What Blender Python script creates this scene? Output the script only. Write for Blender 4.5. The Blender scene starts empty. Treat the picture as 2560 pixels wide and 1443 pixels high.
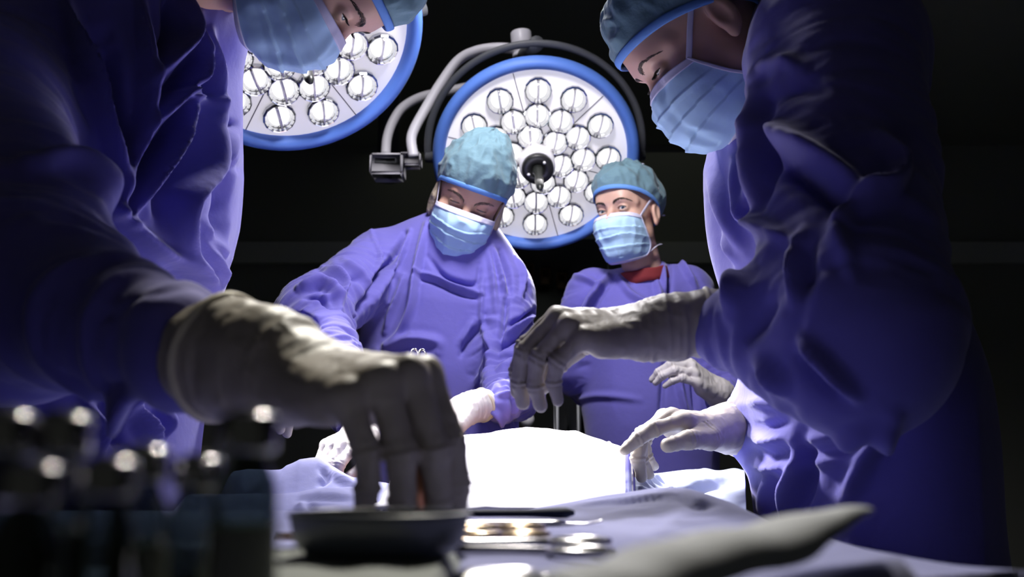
import bpy, math
import numpy as np
from mathutils import Vector, Matrix

# ------------------------------------------------------------------ camera, world, lights, exposure
scene = bpy.context.scene
FPX, PITCH, CAMZ = 35.0 / 36.0 * 2560, math.radians(9.32), 1.05
cam_data = bpy.data.cameras.new('camera')
cam = bpy.data.objects.new('camera', cam_data)
scene.collection.objects.link(cam)
cam.location = (0, 0, CAMZ)
cam.rotation_euler = (math.pi / 2 + PITCH, 0, 0)
cam_data.lens, cam_data.sensor_width = 35.0, 36.0
cam_data.clip_start, cam_data.clip_end = 0.02, 50
cam_data.dof.use_dof = True
cam_data.dof.focus_distance = 1.60
cam_data.dof.aperture_fstop = 5.6
scene.camera = cam
scene.view_settings.view_transform = 'Standard'
scene.view_settings.look = 'None'
scene.view_settings.gamma = 1.0
scene.view_settings.use_curve_mapping = False
scene.view_settings.exposure = 0.15
scene.cycles.caustics_reflective = False
scene.cycles.caustics_refractive = False
scene.cycles.max_bounces = 7
scene.cycles.diffuse_bounces = 3
scene.cycles.transparent_max_bounces = 12
scene.cycles.sample_clamp_indirect = 4.0

world = bpy.data.worlds.new('dim_room_air')
scene.world = world
world.use_nodes = True
world.node_tree.nodes['Background'].inputs[0].default_value = (0.95, 1.0, 0.86, 1)
world.node_tree.nodes['Background'].inputs[1].default_value = 0.0135


def spot(name, loc, target, power, angle, blend, radius, color=(1, .97, 1)):
    l = bpy.data.lights.new(name, 'SPOT')
    l.energy, l.spot_size, l.spot_blend, l.shadow_soft_size, l.color = power, math.radians(angle), blend, radius, color
    o = bpy.data.objects.new(name, l)
    scene.collection.objects.link(o)
    o.location = loc
    o.rotation_euler = (Vector(target) - Vector(loc)).to_track_quat('-Z', 'Y').to_euler()
    return o


# the third ceiling-mounted surgical light, above the frame, then two added spots with no seen source
spot('overhead_surgical_light', (0.02, 1.80, 2.30), (0.02, 2.12, 1.0), 62, 148, 0.65, 0.12)
spot('added_foreground_spot', (0.02, 2.05, 2.98), (0.0, 0.52, 1.02), 175, 19, 0.7, 0.05, (1, .95, .82))  # unseen spot added to brighten the near hand, towel and cloth
spot('added_lamp_arm_spot', (-0.25, 1.75, 3.05), (-0.17, 2.90, 2.08), 40, 40, 0.8, 0.05)  # unseen spot added to brighten the lamp arms and swivel
_b = bpy.data.lights.new('added_far_wall_fill', 'AREA')  # unseen area light added to lift the black of the far wall
_b.energy, _b.size, _b.color = 0.75, 2.5, (.95, 1, .82)
_bo = bpy.data.objects.new('added_far_wall_fill', _b)
scene.collection.objects.link(_bo)
_bo.location = (0.3, 5.3, 3.05)

# ------------------------------------------------------------------ picture frame <-> place
CP, SP = math.cos(PITCH), math.sin(PITCH)
FWD, UPV = np.array([0, CP, SP]), np.array([0, -SP, CP])
CAM = np.array([0, 0, CAMZ])


def at(px, py, Y):
    """the point of the place seen at pixel (px, py) at the distance Y in front of the camera"""
    dx, dy = (px - 1280) / FPX, (721.5 - py) / FPX
    d = np.array([dx, CP - dy * SP, SP + dy * CP])
    return CAM + d * (Y / d[1])


def proj(V):
    r = np.asarray(V) - CAM
    dep = np.maximum(r @ FWD, .05)
    return 1280 + FPX * r[:, 0] / dep, 721.5 - FPX * (r @ UPV) / dep


def nrm(v):
    v = np.asarray(v, float)
    return v / np.linalg.norm(v)


# ------------------------------------------------------------------ noise
def vnoise(P, seed=0):
    P = np.asarray(P, float)
    I = np.floor(P).astype(np.int64)
    f = P - I
    u = f * f * f * (f * (f * 6 - 15) + 10)
    out = np.zeros(len(P))
    for c in range(8):
        b = ((c >> 0) & 1, (c >> 1) & 1, (c >> 2) & 1)
        h = ((I[:, 0] + b[0]) * 374761393 + (I[:, 1] + b[1]) * 668265263 + (I[:, 2] + b[2]) * 1442695041 + seed * 97531) & 0xffffffff
        h = ((h ^ (h >> 13)) * 1274126177) & 0xffffffff
        h = h ^ (h >> 16)
        w = np.ones(len(P))
        for k in range(3):
            w = w * (u[:, k] if b[k] else 1 - u[:, k])
        out += w * ((h & 0xffff) / 32767.5 - 1)
    return out


def ridged(P, seed=0):
    n = 1 - np.abs(vnoise(P, seed)) * 2.2
    return np.clip(n, -1, 1)


def fbm(P, seed=0, oct=3):
    a, s = 1.0, 0
    for k in range(oct):
        s = s + a * vnoise(np.asarray(P) * 2 ** k, seed + k)
        a *= .5
    return s


# ------------------------------------------------------------------ distance fields and surfaces
def cone(P, a, b, ra, rb, F=None, s=1.0):
    a, b = np.asarray(a, float), np.asarray(b, float)
    if F is not None:
        F = np.asarray(F, float)
        g = 1 / s - 1
        P = P + np.outer((P - a) @ F * g, F)
        b = b + F * (np.dot(b - a, F) * g)
    d = b - a
    L = max(np.dot(d, d), 1e-9)
    t = np.clip(((P - a) @ d) / L, 0, 1)
    q = P - a - t[:, None] * d
    return (np.sqrt(np.einsum('ij,ij->i', q, q)) - (ra + (rb - ra) * t)) * (1.0 if F is None else math.sqrt(s))


def ell(P, c, r):
    r = np.asarray(r, float)
    q = (P - np.asarray(c)) / r
    k0 = np.sqrt((q * q).sum(1)) + 1e-9
    k1 = np.sqrt(((q / r) ** 2).sum(1)) + 1e-9
    return k0 * (k0 - 1) / k1


def smin(a, b, k):
    h = np.clip(.5 + .5 * (b - a) / k, 0, 1)
    return b + (a - b) * h - k * h * (1 - h)


def smax(a, b, k):
    return -smin(-a, -b, k)


def field(fn, lo, hi, h, band=8.0):
    lo, hi = np.asarray(lo, float), np.asarray(hi, float)
    S = 4
    n = np.ceil((hi - lo) / h / S).astype(int) + 1
    g = [lo[k] + (np.arange(n[k]) * S + (S - 1) / 2) * h for k in range(3)]
    C = np.stack(np.meshgrid(*g, indexing='ij'), -1).reshape(-1, 3)
    fc = np.concatenate([fn(C[i:i + 200000]) for i in range(0, len(C), 200000)]).reshape(n)
    f = fc.repeat(S, 0).repeat(S, 1).repeat(S, 2).astype(np.float32)
    m = (np.abs(fc) < band * h)
    m = m.repeat(S, 0).repeat(S, 1).repeat(S, 2)
    ii = np.nonzero(m)
    pts = np.stack(ii, 1) * h + lo
    vals = np.concatenate([fn(pts[i:i + 200000]) for i in range(0, len(pts), 200000)]) if len(pts) else np.zeros(0)
    f[ii] = vals
    return f, lo


def snets(f, org, h):
    s = f < 0
    c = s.astype(np.int8)
    cnt = c[:-1, :-1, :-1] + c[1:, :-1, :-1] + c[:-1, 1:, :-1] + c[:-1, :-1, 1:] + c[1:, 1:, :-1] + c[1:, :-1, 1:] + c[:-1, 1:, 1:] + c[1:, 1:, 1:]
    act = (cnt > 0) & (cnt < 8)
    I = np.stack(np.nonzero(act), 1)
    idx = np.full(act.shape, -1, np.int64)
    idx[act] = np.arange(len(I))
    acc, num = np.zeros((len(I), 3)), np.zeros(len(I))
    corners = [(i, j, k) for i in (0, 1) for j in (0, 1) for k in (0, 1)]
    for a in corners:
        for ax in range(3):
            if a[ax]:
                continue
            b = list(a); b[ax] = 1
            fa = f[I[:, 0] + a[0], I[:, 1] + a[1], I[:, 2] + a[2]]
            fb = f[I[:, 0] + b[0], I[:, 1] + b[1], I[:, 2] + b[2]]
            cr = (fa < 0) != (fb < 0)
            t = np.where(cr, fa / np.where(cr, fa - fb, 1), 0)
            p = np.zeros((len(I), 3)) + np.array(a)
            p[:, ax] += t
            acc += p * cr[:, None]
            num += cr
    V = org + h * (I + acc / num[:, None])
    quads = []
    for ax in range(3):
        o1, o2 = [(1, 2), (2, 0), (0, 1)][ax]
        sl0 = [slice(None)] * 3; sl1 = [slice(None)] * 3
        sl0[ax], sl1[ax] = slice(None, -1), slice(1, None)
        ch = s[tuple(sl0)] != s[tuple(sl1)]
        E = np.stack(np.nonzero(ch), 1)
        ok = (E[:, o1] > 0) & (E[:, o2] > 0) & (E[:, o1] < f.shape[o1] - 1) & (E[:, o2] < f.shape[o2] - 1)
        E = E[ok]
        q = []
        for d1, d2 in ((-1, -1), (0, -1), (0, 0), (-1, 0)):
            K = E.copy(); K[:, o1] += d1; K[:, o2] += d2
            q.append(idx[K[:, 0], K[:, 1], K[:, 2]])
        q = np.stack(q, 1)
        inside = s[E[:, 0], E[:, 1], E[:, 2]]
        q[~inside] = q[~inside][:, ::-1]
        quads.append(q)
    return V, np.concatenate(quads)


def normals(V, Q):
    n = np.cross(V[Q[:, 2]] - V[Q[:, 0]], V[Q[:, 3]] - V[Q[:, 1]])
    N = np.stack([sum(np.bincount(Q[:, c], n[:, k], len(V)) for c in range(4)) for k in range(3)], 1)
    return N / (np.linalg.norm(N, axis=1)[:, None] + 1e-12)


def relax(V, Q, it=2, lam=.5):
    e = np.concatenate([Q[:, [0, 1]], Q[:, [1, 2]], Q[:, [2, 3]], Q[:, [3, 0]]])
    a, b = np.concatenate([e[:, 0], e[:, 1]]), np.concatenate([e[:, 1], e[:, 0]])
    cnt = np.maximum(np.bincount(a, minlength=len(V)), 1)
    for _ in range(it):
        M = np.stack([np.bincount(a, V[b, k], len(V)) for k in range(3)], 1) / cnt[:, None]
        V = V + lam * (M - V)
    return V


def sdf_mesh(fn, lo, hi, h, sm=2, band=8.0):
    f, o = field(fn, lo, hi, h, band)
    V, Q = snets(f, o, h)
    return relax(V, Q, sm), Q


# ------------------------------------------------------------------ objects
BASE = {}


def put(name, V, Q, mats, parent=None, loc=None, fm=None, smooth=True):
    """link one mesh object; V are points of the place, Q an array of quads or a list of faces"""
    V = np.asarray(V, float)
    base = BASE[parent.name] if parent is not None else np.asarray(loc if loc is not None else (0, 0, 0), float)
    me = bpy.data.meshes.new(name)
    W = (V - base).astype(np.float32)
    if isinstance(Q, np.ndarray):
        me.vertices.add(len(W)); me.vertices.foreach_set('co', W.ravel())
        k = Q.shape[1]
        me.loops.add(Q.size); me.loops.foreach_set('vertex_index', Q.astype(np.int32).ravel())
        me.polygons.add(len(Q)); me.polygons.foreach_set('loop_start', np.arange(len(Q), dtype=np.int32) * k)
        me.update(calc_edges=True)
    else:
        me.from_pydata(W.tolist(), [], Q)
        me.update()
    for m in (mats if isinstance(mats, (list, tuple)) else [mats]):
        me.materials.append(m)
    if fm is not None:
        me.polygons.foreach_set('material_index', np.asarray(fm, np.int32))
    me.polygons.foreach_set('use_smooth', np.full(len(me.polygons), smooth))
    me.update()
    o = bpy.data.objects.new(name, me)
    scene.collection.objects.link(o)
    if parent is None:
        o.location = base
    else:
        o.parent = parent
    BASE[o.name] = base
    return o


def tag(o, label, cat, group=None, kind=None):
    o['label'], o['category'] = label, cat
    if group: o['group'] = group
    if kind: o['kind'] = kind
    return o


def thing(name, loc, label, cat, group=None):
    o = bpy.data.objects.new(name, None)
    o.empty_display_size = .05
    scene.collection.objects.link(o)
    o.location = loc
    BASE[o.name] = np.asarray(loc, float)
    return tag(o, label, cat, group)


def structure(name, V, Q, m, smooth=False):
    o = put(name, V, Q, m, smooth=smooth)
    o['kind'] = 'structure'
    return o


class MB:
    """collects simple solids into one mesh"""
    def __init__(s): s.V, s.F, s.n = [], [], 0

    def add(s, V, F):
        s.V.append(np.asarray(V, float))
        s.F += [tuple(int(i) + s.n for i in f) for f in F]
        s.n += len(V)
        return s

    def box(s, lo, hi, b=0.0, M=None):
        lo, hi = np.minimum(lo, hi).astype(float), np.maximum(lo, hi).astype(float)
        if b <= 0:
            V = [(x, y, z) for x in (lo[0], hi[0]) for y in (lo[1], hi[1]) for z in (lo[2], hi[2])]
            F = [(0, 1, 3, 2), (4, 6, 7, 5), (0, 4, 5, 1), (2, 3, 7, 6), (0, 2, 6, 4), (1, 5, 7, 3)]
        else:
            c, e = (lo + hi) / 2, (hi - lo) / 2
            V, F = [], []
            for ax in range(3):
                for sg in (-1, 1):
                    o1, o2 = [(1, 2), (2, 0), (0, 1)][ax]
                    for a1, a2 in ((-1, -1), (1, -1), (1, 1), (-1, 1)):
                        v = np.zeros(3); v[ax] = sg * e[ax]; v[o1] = a1 * (e[o1] - b); v[o2] = a2 * (e[o2] - b)
                        V.append(c + v)
                    i = len(V) - 4
                    F.append((i, i + 1, i + 2, i + 3) if sg > 0 else (i + 3, i + 2, i + 1, i))
            import itertools
            V = np.array(V)

            def find(v): return int(np.argmin(((V - c - v) ** 2).sum(1)))
            for ax in range(3):      # edges along ax
                o1, o2 = [(1, 2), (2, 0), (0, 1)][ax]
                for s1 in (-1, 1):
                    for s2 in (-1, 1):
                        q = []
                        for (fa, fb, sa) in ((o1, o2, -1), (o1, o2, 1), (o2, o1, 1), (o2, o1, -1)):
                            sgn = {o1: s1, o2: s2}
                            v = np.zeros(3); v[fa] = sgn[fa] * e[fa]; v[fb] = sgn[fb] * (e[fb] - b); v[ax] = sa * (e[ax] - b)
                            q.append(find(v))
                        F.append(tuple(q if s1 * s2 > 0 else q[::-1]))
            for sg in itertools.product((-1, 1), repeat=3):
                q = []
                for ax in range(3):
                    v = np.array(sg) * (e - b); v[ax] = sg[ax] * e[ax]
                    q.append(find(v))
                F.append(tuple(q if sg[0] * sg[1] * sg[2] > 0 else q[::-1]))
        V = np.asarray(V, float)
        if M is not None: V = V @ M[:3, :3].T + M[:3, 3]
        return s.add(V, F)

    def tube(s, pts, rad, n=12, flat=None, closed=False, up=(0, 0, 1)):
        pts = np.asarray(pts, float)
        m = len(pts)
        rad = np.full(m, rad) if np.isscalar(rad) else np.asarray(rad, float)
        T = np.gradient(pts, axis=0) if not closed else np.roll(pts, -1, 0) - np.roll(pts, 1, 0)
        T /= np.linalg.norm(T, axis=1)[:, None] + 1e-12
        u = np.asarray(up, float)
        if abs(np.dot(nrm(u), T[0])) > .95: u = np.array([1., 0, 0])
        V = []
        for i in range(m):
            u = u - T[i] * np.dot(u, T[i]); u /= np.linalg.norm(u) + 1e-12
            w = np.cross(T[i], u)
            for k in range(n):
                a = 2 * math.pi * k / n
                V.append(pts[i] + rad[i] * (math.cos(a) * w + math.sin(a) * u * (flat if flat else 1)))
        F = []
        for i in range(m if closed else m - 1):
            j = (i + 1) % m
            for k in range(n):
                l = (k + 1) % n
                F.append((i * n + k, i * n + l, j * n + l, j * n + k))
        if not closed:
            F.append(tuple(range(n))[::-1])
            F.append(tuple((m - 1) * n + k for k in range(n)))
        return s.add(V, F)

    def lathe(s, prof, n=32, M=None, closed=False):
        prof = np.asarray(prof, float)
        V = np.array([(r * math.cos(2 * math.pi * k / n), r * math.sin(2 * math.pi * k / n), z) for r, z in prof for k in range(n)])
        F = []
        m = len(prof)
        for i in range(m if closed else m - 1):
            j = (i + 1) % m
            for k in range(n):
                l = (k + 1) % n
                F.append((i * n + k, i * n + l, j * n + l, j * n + k))
        if not closed:
            F.append(tuple(range(n))[::-1]); F.append(tuple((m - 1) * n + k for k in range(n)))
        if M is not None: V = V @ M[:3, :3].T + M[:3, 3]
        return s.add(V, F)

    def grid(s, P):
        a, b = P.shape[:2]
        F = [(i * b + j, i * b + j + 1, (i + 1) * b + j + 1, (i + 1) * b + j) for i in range(a - 1) for j in range(b - 1)]
        return s.add(P.reshape(-1, 3), F)

    def out(s, name, m, parent=None, loc=None, smooth=True):
        return put(name, np.concatenate(s.V), s.F, m, parent, loc, smooth=smooth)


def spline(pts, n=24):
    """smooth curve through the points (Catmull-Rom)"""
    p = np.asarray(pts, float)
    p = np.vstack([2 * p[0] - p[1], p, 2 * p[-1] - p[-2]])
    out = []
    for i in range(1, len(p) - 2):
        for t in np.linspace(0, 1, n, endpoint=False):
            a, b, c, d = p[i - 1:i + 3]
            out.append(.5 * (2 * b + (c - a) * t + (2 * a - 5 * b + 4 * c - d) * t * t + (3 * b - a - 3 * c + d) * t ** 3))
    out.append(p[-2])
    return np.array(out)


def frame(origin, z, xhint=(1, 0, 0)):
    z = nrm(z); x = np.asarray(xhint, float); x = nrm(x - z * np.dot(x, z)); y = np.cross(z, x)
    M = np.eye(4); M[:3, 0], M[:3, 1], M[:3, 2], M[:3, 3] = x, y, z, origin
    return M


# ------------------------------------------------------------------ materials
def mat(name, col, rough=.8, metal=0.0, bump=None, sheen=0.0, spec=.5, var=None, sss=0.0, coat=0.0, emit=0.0):
    m = bpy.data.materials.new(name)
    m.use_nodes = True
    nt = m.node_tree
    b = nt.nodes['Principled BSDF']
    b.inputs['Base Color'].default_value = (*col, 1)
    b.inputs['Roughness'].default_value = rough
    b.inputs['Metallic'].default_value = metal
    b.inputs['Specular IOR Level'].default_value = spec
    if sheen:
        b.inputs['Sheen Weight'].default_value = sheen
        b.inputs['Sheen Roughness'].default_value = .5
    if emit:
        b.inputs['Emission Color'].default_value = (1, .96, 1, 1); b.inputs['Emission Strength'].default_value = emit
        m.cycles.emission_sampling = 'NONE'
    if coat: b.inputs['Coat Weight'].default_value = coat
    if sss:
        b.inputs['Subsurface Weight'].default_value = sss
        b.inputs['Subsurface Radius'].default_value = (.012, .005, .003)
        b.inputs['Subsurface Scale'].default_value = 1.0
    tc = nt.nodes.new('ShaderNodeTexCoord')
    if var:                                   # the thing's own uneven colour: (other colour, scale)
        nz = nt.nodes.new('ShaderNodeTexNoise'); nz.inputs['Scale'].default_value = var[1]; nz.inputs['Detail'].default_value = 4
        mx = nt.nodes.new('ShaderNodeMix'); mx.data_type = 'RGBA'
        nt.links.new(tc.outputs['Object'], nz.inputs['Vector'])
        nt.links.new(nz.outputs['Fac'], mx.inputs[0])
        mx.inputs[6].default_value = (*col, 1); mx.inputs[7].default_value = (*var[0], 1)
        nt.links.new(mx.outputs[2], b.inputs['Base Color'])
    if bump:
        prev = None
        for (sc, st, dist) in bump:
            nz = nt.nodes.new('ShaderNodeTexNoise'); nz.inputs['Scale'].default_value = sc; nz.inputs['Detail'].default_value = 3
            nt.links.new(tc.outputs['Object'], nz.inputs['Vector'])
            bp = nt.nodes.new('ShaderNodeBump'); bp.inputs['Strength'].default_value = st; bp.inputs['Distance'].default_value = dist
            nt.links.new(nz.outputs['Fac'], bp.inputs['Height'])
            if prev: nt.links.new(prev.outputs[0], bp.inputs['Normal'])
            prev = bp
        nt.links.new(prev.outputs[0], b.inputs['Normal'])
    return m


def glow(name, col, strength):
    m = bpy.data.materials.new(name); m.use_nodes = True
    nt = m.node_tree; nt.nodes.clear()
    e = nt.nodes.new('ShaderNodeEmission'); e.inputs[0].default_value = (*col, 1); e.inputs[1].default_value = strength
    o = nt.nodes.new('ShaderNodeOutputMaterial'); nt.links.new(e.outputs[0], o.inputs[0])
    m.cycles.emission_sampling = 'NONE'
    return m


def clear(name, tint=(1, 1, 1), base=.06, rim=.6, rough=.03):
    m = bpy.data.materials.new(name); m.use_nodes = True
    nt = m.node_tree; nt.nodes.clear()
    t = nt.nodes.new('ShaderNodeBsdfTransparent'); t.inputs[0].default_value = (*tint, 1)
    g = nt.nodes.new('ShaderNodeBsdfGlossy'); g.inputs['Roughness'].default_value = rough
    lw = nt.nodes.new('ShaderNodeLayerWeight'); lw.inputs[0].default_value = .35
    mp = nt.nodes.new('ShaderNodeMapRange'); mp.inputs[3].default_value = base; mp.inputs[4].default_value = rim
    mx = nt.nodes.new('ShaderNodeMixShader'); o = nt.nodes.new('ShaderNodeOutputMaterial')
    nt.links.new(lw.outputs['Facing'], mp.inputs[0]); nt.links.new(mp.outputs[0], mx.inputs[0])
    nt.links.new(t.outputs[0], mx.inputs[1]); nt.links.new(g.outputs[0], mx.inputs[2]); nt.links.new(mx.outputs[0], o.inputs[0])
    return m


WEAVE = [(28, .12, .008), (90, .14, .003), (900, .12, .0008)]
M = dict(
    gown=mat('purple_gown_cotton', (.135, .120, .460), .82, bump=WEAVE, sheen=.25),
    cap=mat('teal_cap_nonwoven', (.125, .225, .275), .85, bump=[(70, .35, .006), (500, .15, .001)], sheen=.15),
    band=mat('blue_cap_band', (.13, .30, .72), .8, bump=[(300, .2, .001)]),
    mask=mat('pale_blue_mask', (.48, .72, .97), .8, bump=[(45, .18, .006), (700, .1, .0006)], sheen=.1),
    binding=mat('lilac_white_mask_binding', (.72, .70, .88), .85, bump=[(900, .3, .0008)]),
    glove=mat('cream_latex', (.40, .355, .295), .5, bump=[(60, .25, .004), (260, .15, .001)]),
    litglove=mat('lit_latex', (.70, .66, .64), .5, bump=[(60, .2, .004), (260, .15, .001)]),  # glove latex lightened to look more brightly lit on the two middle people
    cuff=mat('rolled_latex_edge', (.66, .60, .44), .55),
    skin=mat('skin', (.66, .43, .34), .5, bump=[(300, .12, .0008)], sss=.18, var=((.60, .35, .27), 30)),
    tanned=mat('tanned_skin', (.66, .41, .31), .5, bump=[(300, .15, .0008)], sss=.18, var=((.57, .31, .22), 30)),
    white_eye=mat('eye_white', (.75, .72, .70), .15, spec=.6),
    iris=mat('grey_blue_iris', (.10, .14, .18), .1), pupil=mat('pupil', (.004, .004, .004), .08),
    hair=mat('dark_brown_hair', (.022, .014, .010), .6), greybrow=mat('grey_brown_brow', (.09, .065, .05), .7), greyhair=mat('greying_blond_hair', (.36, .29, .22), .7, bump=[(220, .6, .003)]),
    trousers=mat('scrub_trousers', (.10, .12, .40), .9), shoe=mat('white_clog', (.6, .6, .6), .5),
    collar=mat('red_scrub_collar', (.19, .016, .02), .85, bump=WEAVE),
    white=mat('white_drape_cotton', (.58, .57, .62), .9, bump=[(14, .3, .012), (120, .15, .002), (1100, .15, .0008)]),
    blue=mat('lavender_blue_drape', (.26, .27, .52), .88, bump=WEAVE, sheen=.15),
    paleblue=mat('pale_blue_drape', (.33, .37, .52), .9, bump=WEAVE),
    thread=mat('navy_overlock_thread', (.10, .09, .35), .8),
    steel=mat('polished_steel', (.58, .57, .57), .22, 1.0), satin=mat('satin_steel', (.55, .55, .55), .35, 1.0),
    gilt=mat('gilded_handle', (.62, .48, .32), .22, 1.0),
    darkgrip=mat('dark_blue_anodised_grip', (.022, .027, .050), .7, spec=.15),
    lampface=mat('lamp_face_added_glow', (.80, .78, .82), .45, emit=.46), lampwhite=mat('lamp_white_plastic', (.80, .78, .82), .45), lampblue=mat('lamp_blue_bumper', (.11, .24, .72), .5, spec=.4),  # lamp face emission stands in for light from its own lenses
    lampshell=mat('lamp_grey_shell', (.085, .09, .10), .5), seam=mat('lamp_seam', (.10, .10, .12), .6),
    armgrey=mat('arm_light_grey_paint', (.78, .76, .82), .4), black=mat('black_plastic', (.012, .012, .012), .4),
    grip=mat('dark_handle', (.018, .02, .018), .35),
    cup=mat('mirror_cup', (.46, .47, .49), .14, 1.0), led=glow('lamp_light', (1, .965, .97), 1.9), softled=glow('lamp_light_soft', (1, .97, .97), 2.2),
    dome=clear('clear_lamp_dome', base=.05, rim=.55),
    glass=clear('clear_vial_glass', (.22, .27, .26), .05, .6, .05),
    liquid=mat('vial_liquid', (.06, .07, .06), .1, spec=.6), rubber=mat('grey_stopper', (.10, .11, .12), .6),
    label=mat('olive_label_paper', (.22, .23, .17), .8),
    wall=mat('dark_room_wall', (.30, .31, .27), .9, bump=[(40, .1, .003)]), floor=mat('dark_vinyl_floor', (.16, .17, .17), .5, var=((.12, .13, .13), 3)),
    ceil=mat('ceiling_panels', (.30, .31, .27), .9),
    cabinet=mat('grey_blue_cabinet', (.34, .36, .42), .6), brown=mat('brown_panel', (.16, .08, .05), .6), trim=mat('wall_bumper_rail', (.60, .62, .58), .6),
    monitor=mat('machine_grey_plastic', (.78, .80, .84), .5), screen=mat('dark_screen', (.015, .018, .02), .15),
    pad_cloth=mat('grey_green_pad', (.34, .36, .34), .9, bump=WEAVE), towel=mat('grey_towel', (.62, .64, .68), .9, bump=WEAVE),
    dish=mat('dark_grey_enamel', (.045, .052, .070), .3), capmetal=mat('dark_cap_metal', (.52, .51, .54), .16, 1.0),
    pad=mat('black_table_pad', (.03, .03, .035), .6), tool=mat('copper_rod', (.55, .24, .13), .3, .8),
)

# ------------------------------------------------------------------ heads (local: x = person's right, y = forward, z = up, origin between the ears at eye height)
EX, EY, EZ, ER = .0315, .0785, 0.0, .0122


def head_field(P, up, low, slim=0.0):
    """up / low: how far the upper and lower lid stand open (radians above / below the gaze)"""
    X = np.stack([np.abs(P[:, 0]), P[:, 1], P[:, 2]], 1)
    d = ell(X, (0, -.008, .034), (.0765 - slim, .099, .086))
    d = smin(d, ell(X, (0, .028, -.042), (.061 - slim, .060, .086)), .03)
    d = smin(d, cone(X, (.046 - slim, .006, -.068), (.014, .072, -.110), .020, .017), .028)
    d = smin(d, ell(X, (0, .080, -.110), (.022, .017, .017)), .02)
    d = smin(d, ell(X, (.043, .060, -.031), (.023, .023, .021)), .02)
    d = smin(d, cone(X, (.006, .0865, .0155), (.030, .0815, .0225), .0100, .0105), .014)
    d = smin(d, cone(X, (.030, .0815, .0225), (.052, .056, .014), .0105, .010), .014)
    d = smin(d, ell(X, (0, .066, .05), (.05, .028, .04)), .03)
    sock = ell(X, (EX, .1045, -.001), (.0205, .0165, .0150))
    d = smax(d, -sock, .012)
    d = smin(d, cone(X, (0, .086, .008), (0, .1105, -.034), .0085, .0115), .010)
    d = smin(d, ell(X, (0, .1135, -.0375), (.0105, .011, .0095)), .006)
    d = smin(d, ell(X, (.0120, .1010, -.0410), (.0070, .0105, .0075)), .006)
    d = smin(d, ell(X, (0, .0905, -.0705), (.023, .011, .0055)), .006)
    d = smin(d, ell(X, (0, .0885, -.0805), (.020, .011, .0060)), .005)
    # lids: a shell round the eyeball, cut open along an almond slit
    lid = np.sqrt(((X - (EX, EY, EZ)) ** 2).sum(1)) - (ER + .0019)
    d = smin(d, lid, .0045)
    q = X - (EX, EY, EZ)
    r = np.sqrt((q ** 2).sum(1)) + 1e-9
    el_ = np.arctan2(q[:, 2] + .06 * (q[:, 0] - 0) * 0, np.maximum(q[:, 1], 1e-4))
    w = np.clip(1 - (q[:, 0] / .0128) ** 2, 0, 1)
    hi, lo = low * -1 + (up + low) * w, -low * w
    hi = up * w ** .6
    slit = np.maximum(np.maximum(el_ - hi, lo - el_) * r, np.maximum(np.abs(q[:, 0]) - .0128, r - .0185))
    slit = np.where(q[:, 1] < 0, .05, slit)
    d = np.maximum(d, -slit)
    # ears and neck
    d = smin(d, ell(X, (.0785 - slim, -.014, -.012), (.0085, .018, .031)), .006)
    d = smax(d, -ell(X, (.0885 - slim, -.010, -.010), (.0075, .010, .020)), .004)
    d = smin(d, ell(X, (.080 - slim, -.006, -.038), (.005, .008, .010)), .005)
    d = smin(d, cone(X, (0, -.020, -.06), (0, -.050, -.21), .054 - slim, .060 - slim), .03)
    return d


def head_surface(up, low, slim, h=.0017):
    return sdf_mesh(lambda P: head_field(P, up, low, slim), (-.1, -.13, -.22), (.1, .15, .14), h, 2, 9)


def face_y(x, z, up=.3, low=.2, slim=0.0, start=.14):
    x, z = np.atleast_1d(x).astype(float), np.atleast_1d(z).astype(float)
    y = np.full(len(x), start)
    for _ in range(60):
        y -= np.maximum(head_field(np.stack([x, y, z], 1), up, low, slim), 0) * .8
    return y


def ball(c, r, gaze, n=28, m=20):
    """an eyeball whose pole is the gaze; returns V, F, material index (0 white, 1 iris, 2 pupil)"""
    Mx = frame(c, gaze)
    th = np.concatenate([[0.001, .10, .2], np.linspace(.42, math.pi - .01, m)])
    V, F, mi = [], [], []
    for t in th:
        for k in range(n):
            a = 2 * math.pi * k / n
            V.append((r * math.sin(t) * math.cos(a), r * math.sin(t) * math.sin(a), r * math.cos(t)))
    for i in range(len(th) - 1):
        for k in range(n):
            l = (k + 1) % n
            F.append((i * n + k, (i + 1) * n + k, (i + 1) * n + l, i * n + l))
            mi.append(2 if th[i + 1] <= .21 else (1 if th[i + 1] <= .47 else 0))
    V = np.array(V) @ Mx[:3, :3].T + Mx[:3, 3]
    return V, F, mi


def head_matrix(pos, fwd, up):
    f = nrm(fwd); u = np.asarray(up, float); x = nrm(np.cross(f, u)); u = np.cross(x, f)
    Mx = np.eye(4); Mx[:3, 0], Mx[:3, 1], Mx[:3, 2], Mx[:3, 3] = x, f, u, pos
    return Mx


def xf(Mx, V): return np.asarray(V) @ Mx[:3, :3].T + Mx[:3, 3]


def brow_line(sx, up, low, slim, thick, lift=0.0, tilt=0.0):
    xs = np.array([.012, .020, .030, .040, .049, .055]) * sx
    zs = np.array([.0155, .0195, .0225, .0225, .0185, .0135]) + lift + tilt * (np.array([1, .6, .2, -.2, -.5, -.8])) * .006
    ys = face_y(xs, zs, up, low, slim)
    return spline(np.stack([xs, ys - .0002, zs], 1), 5), np.interp(np.linspace(0, 1, 26), [0, .15, .5, .85, 1], np.array([.5, 1, 1, .6, .15]) * thick)


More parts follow.
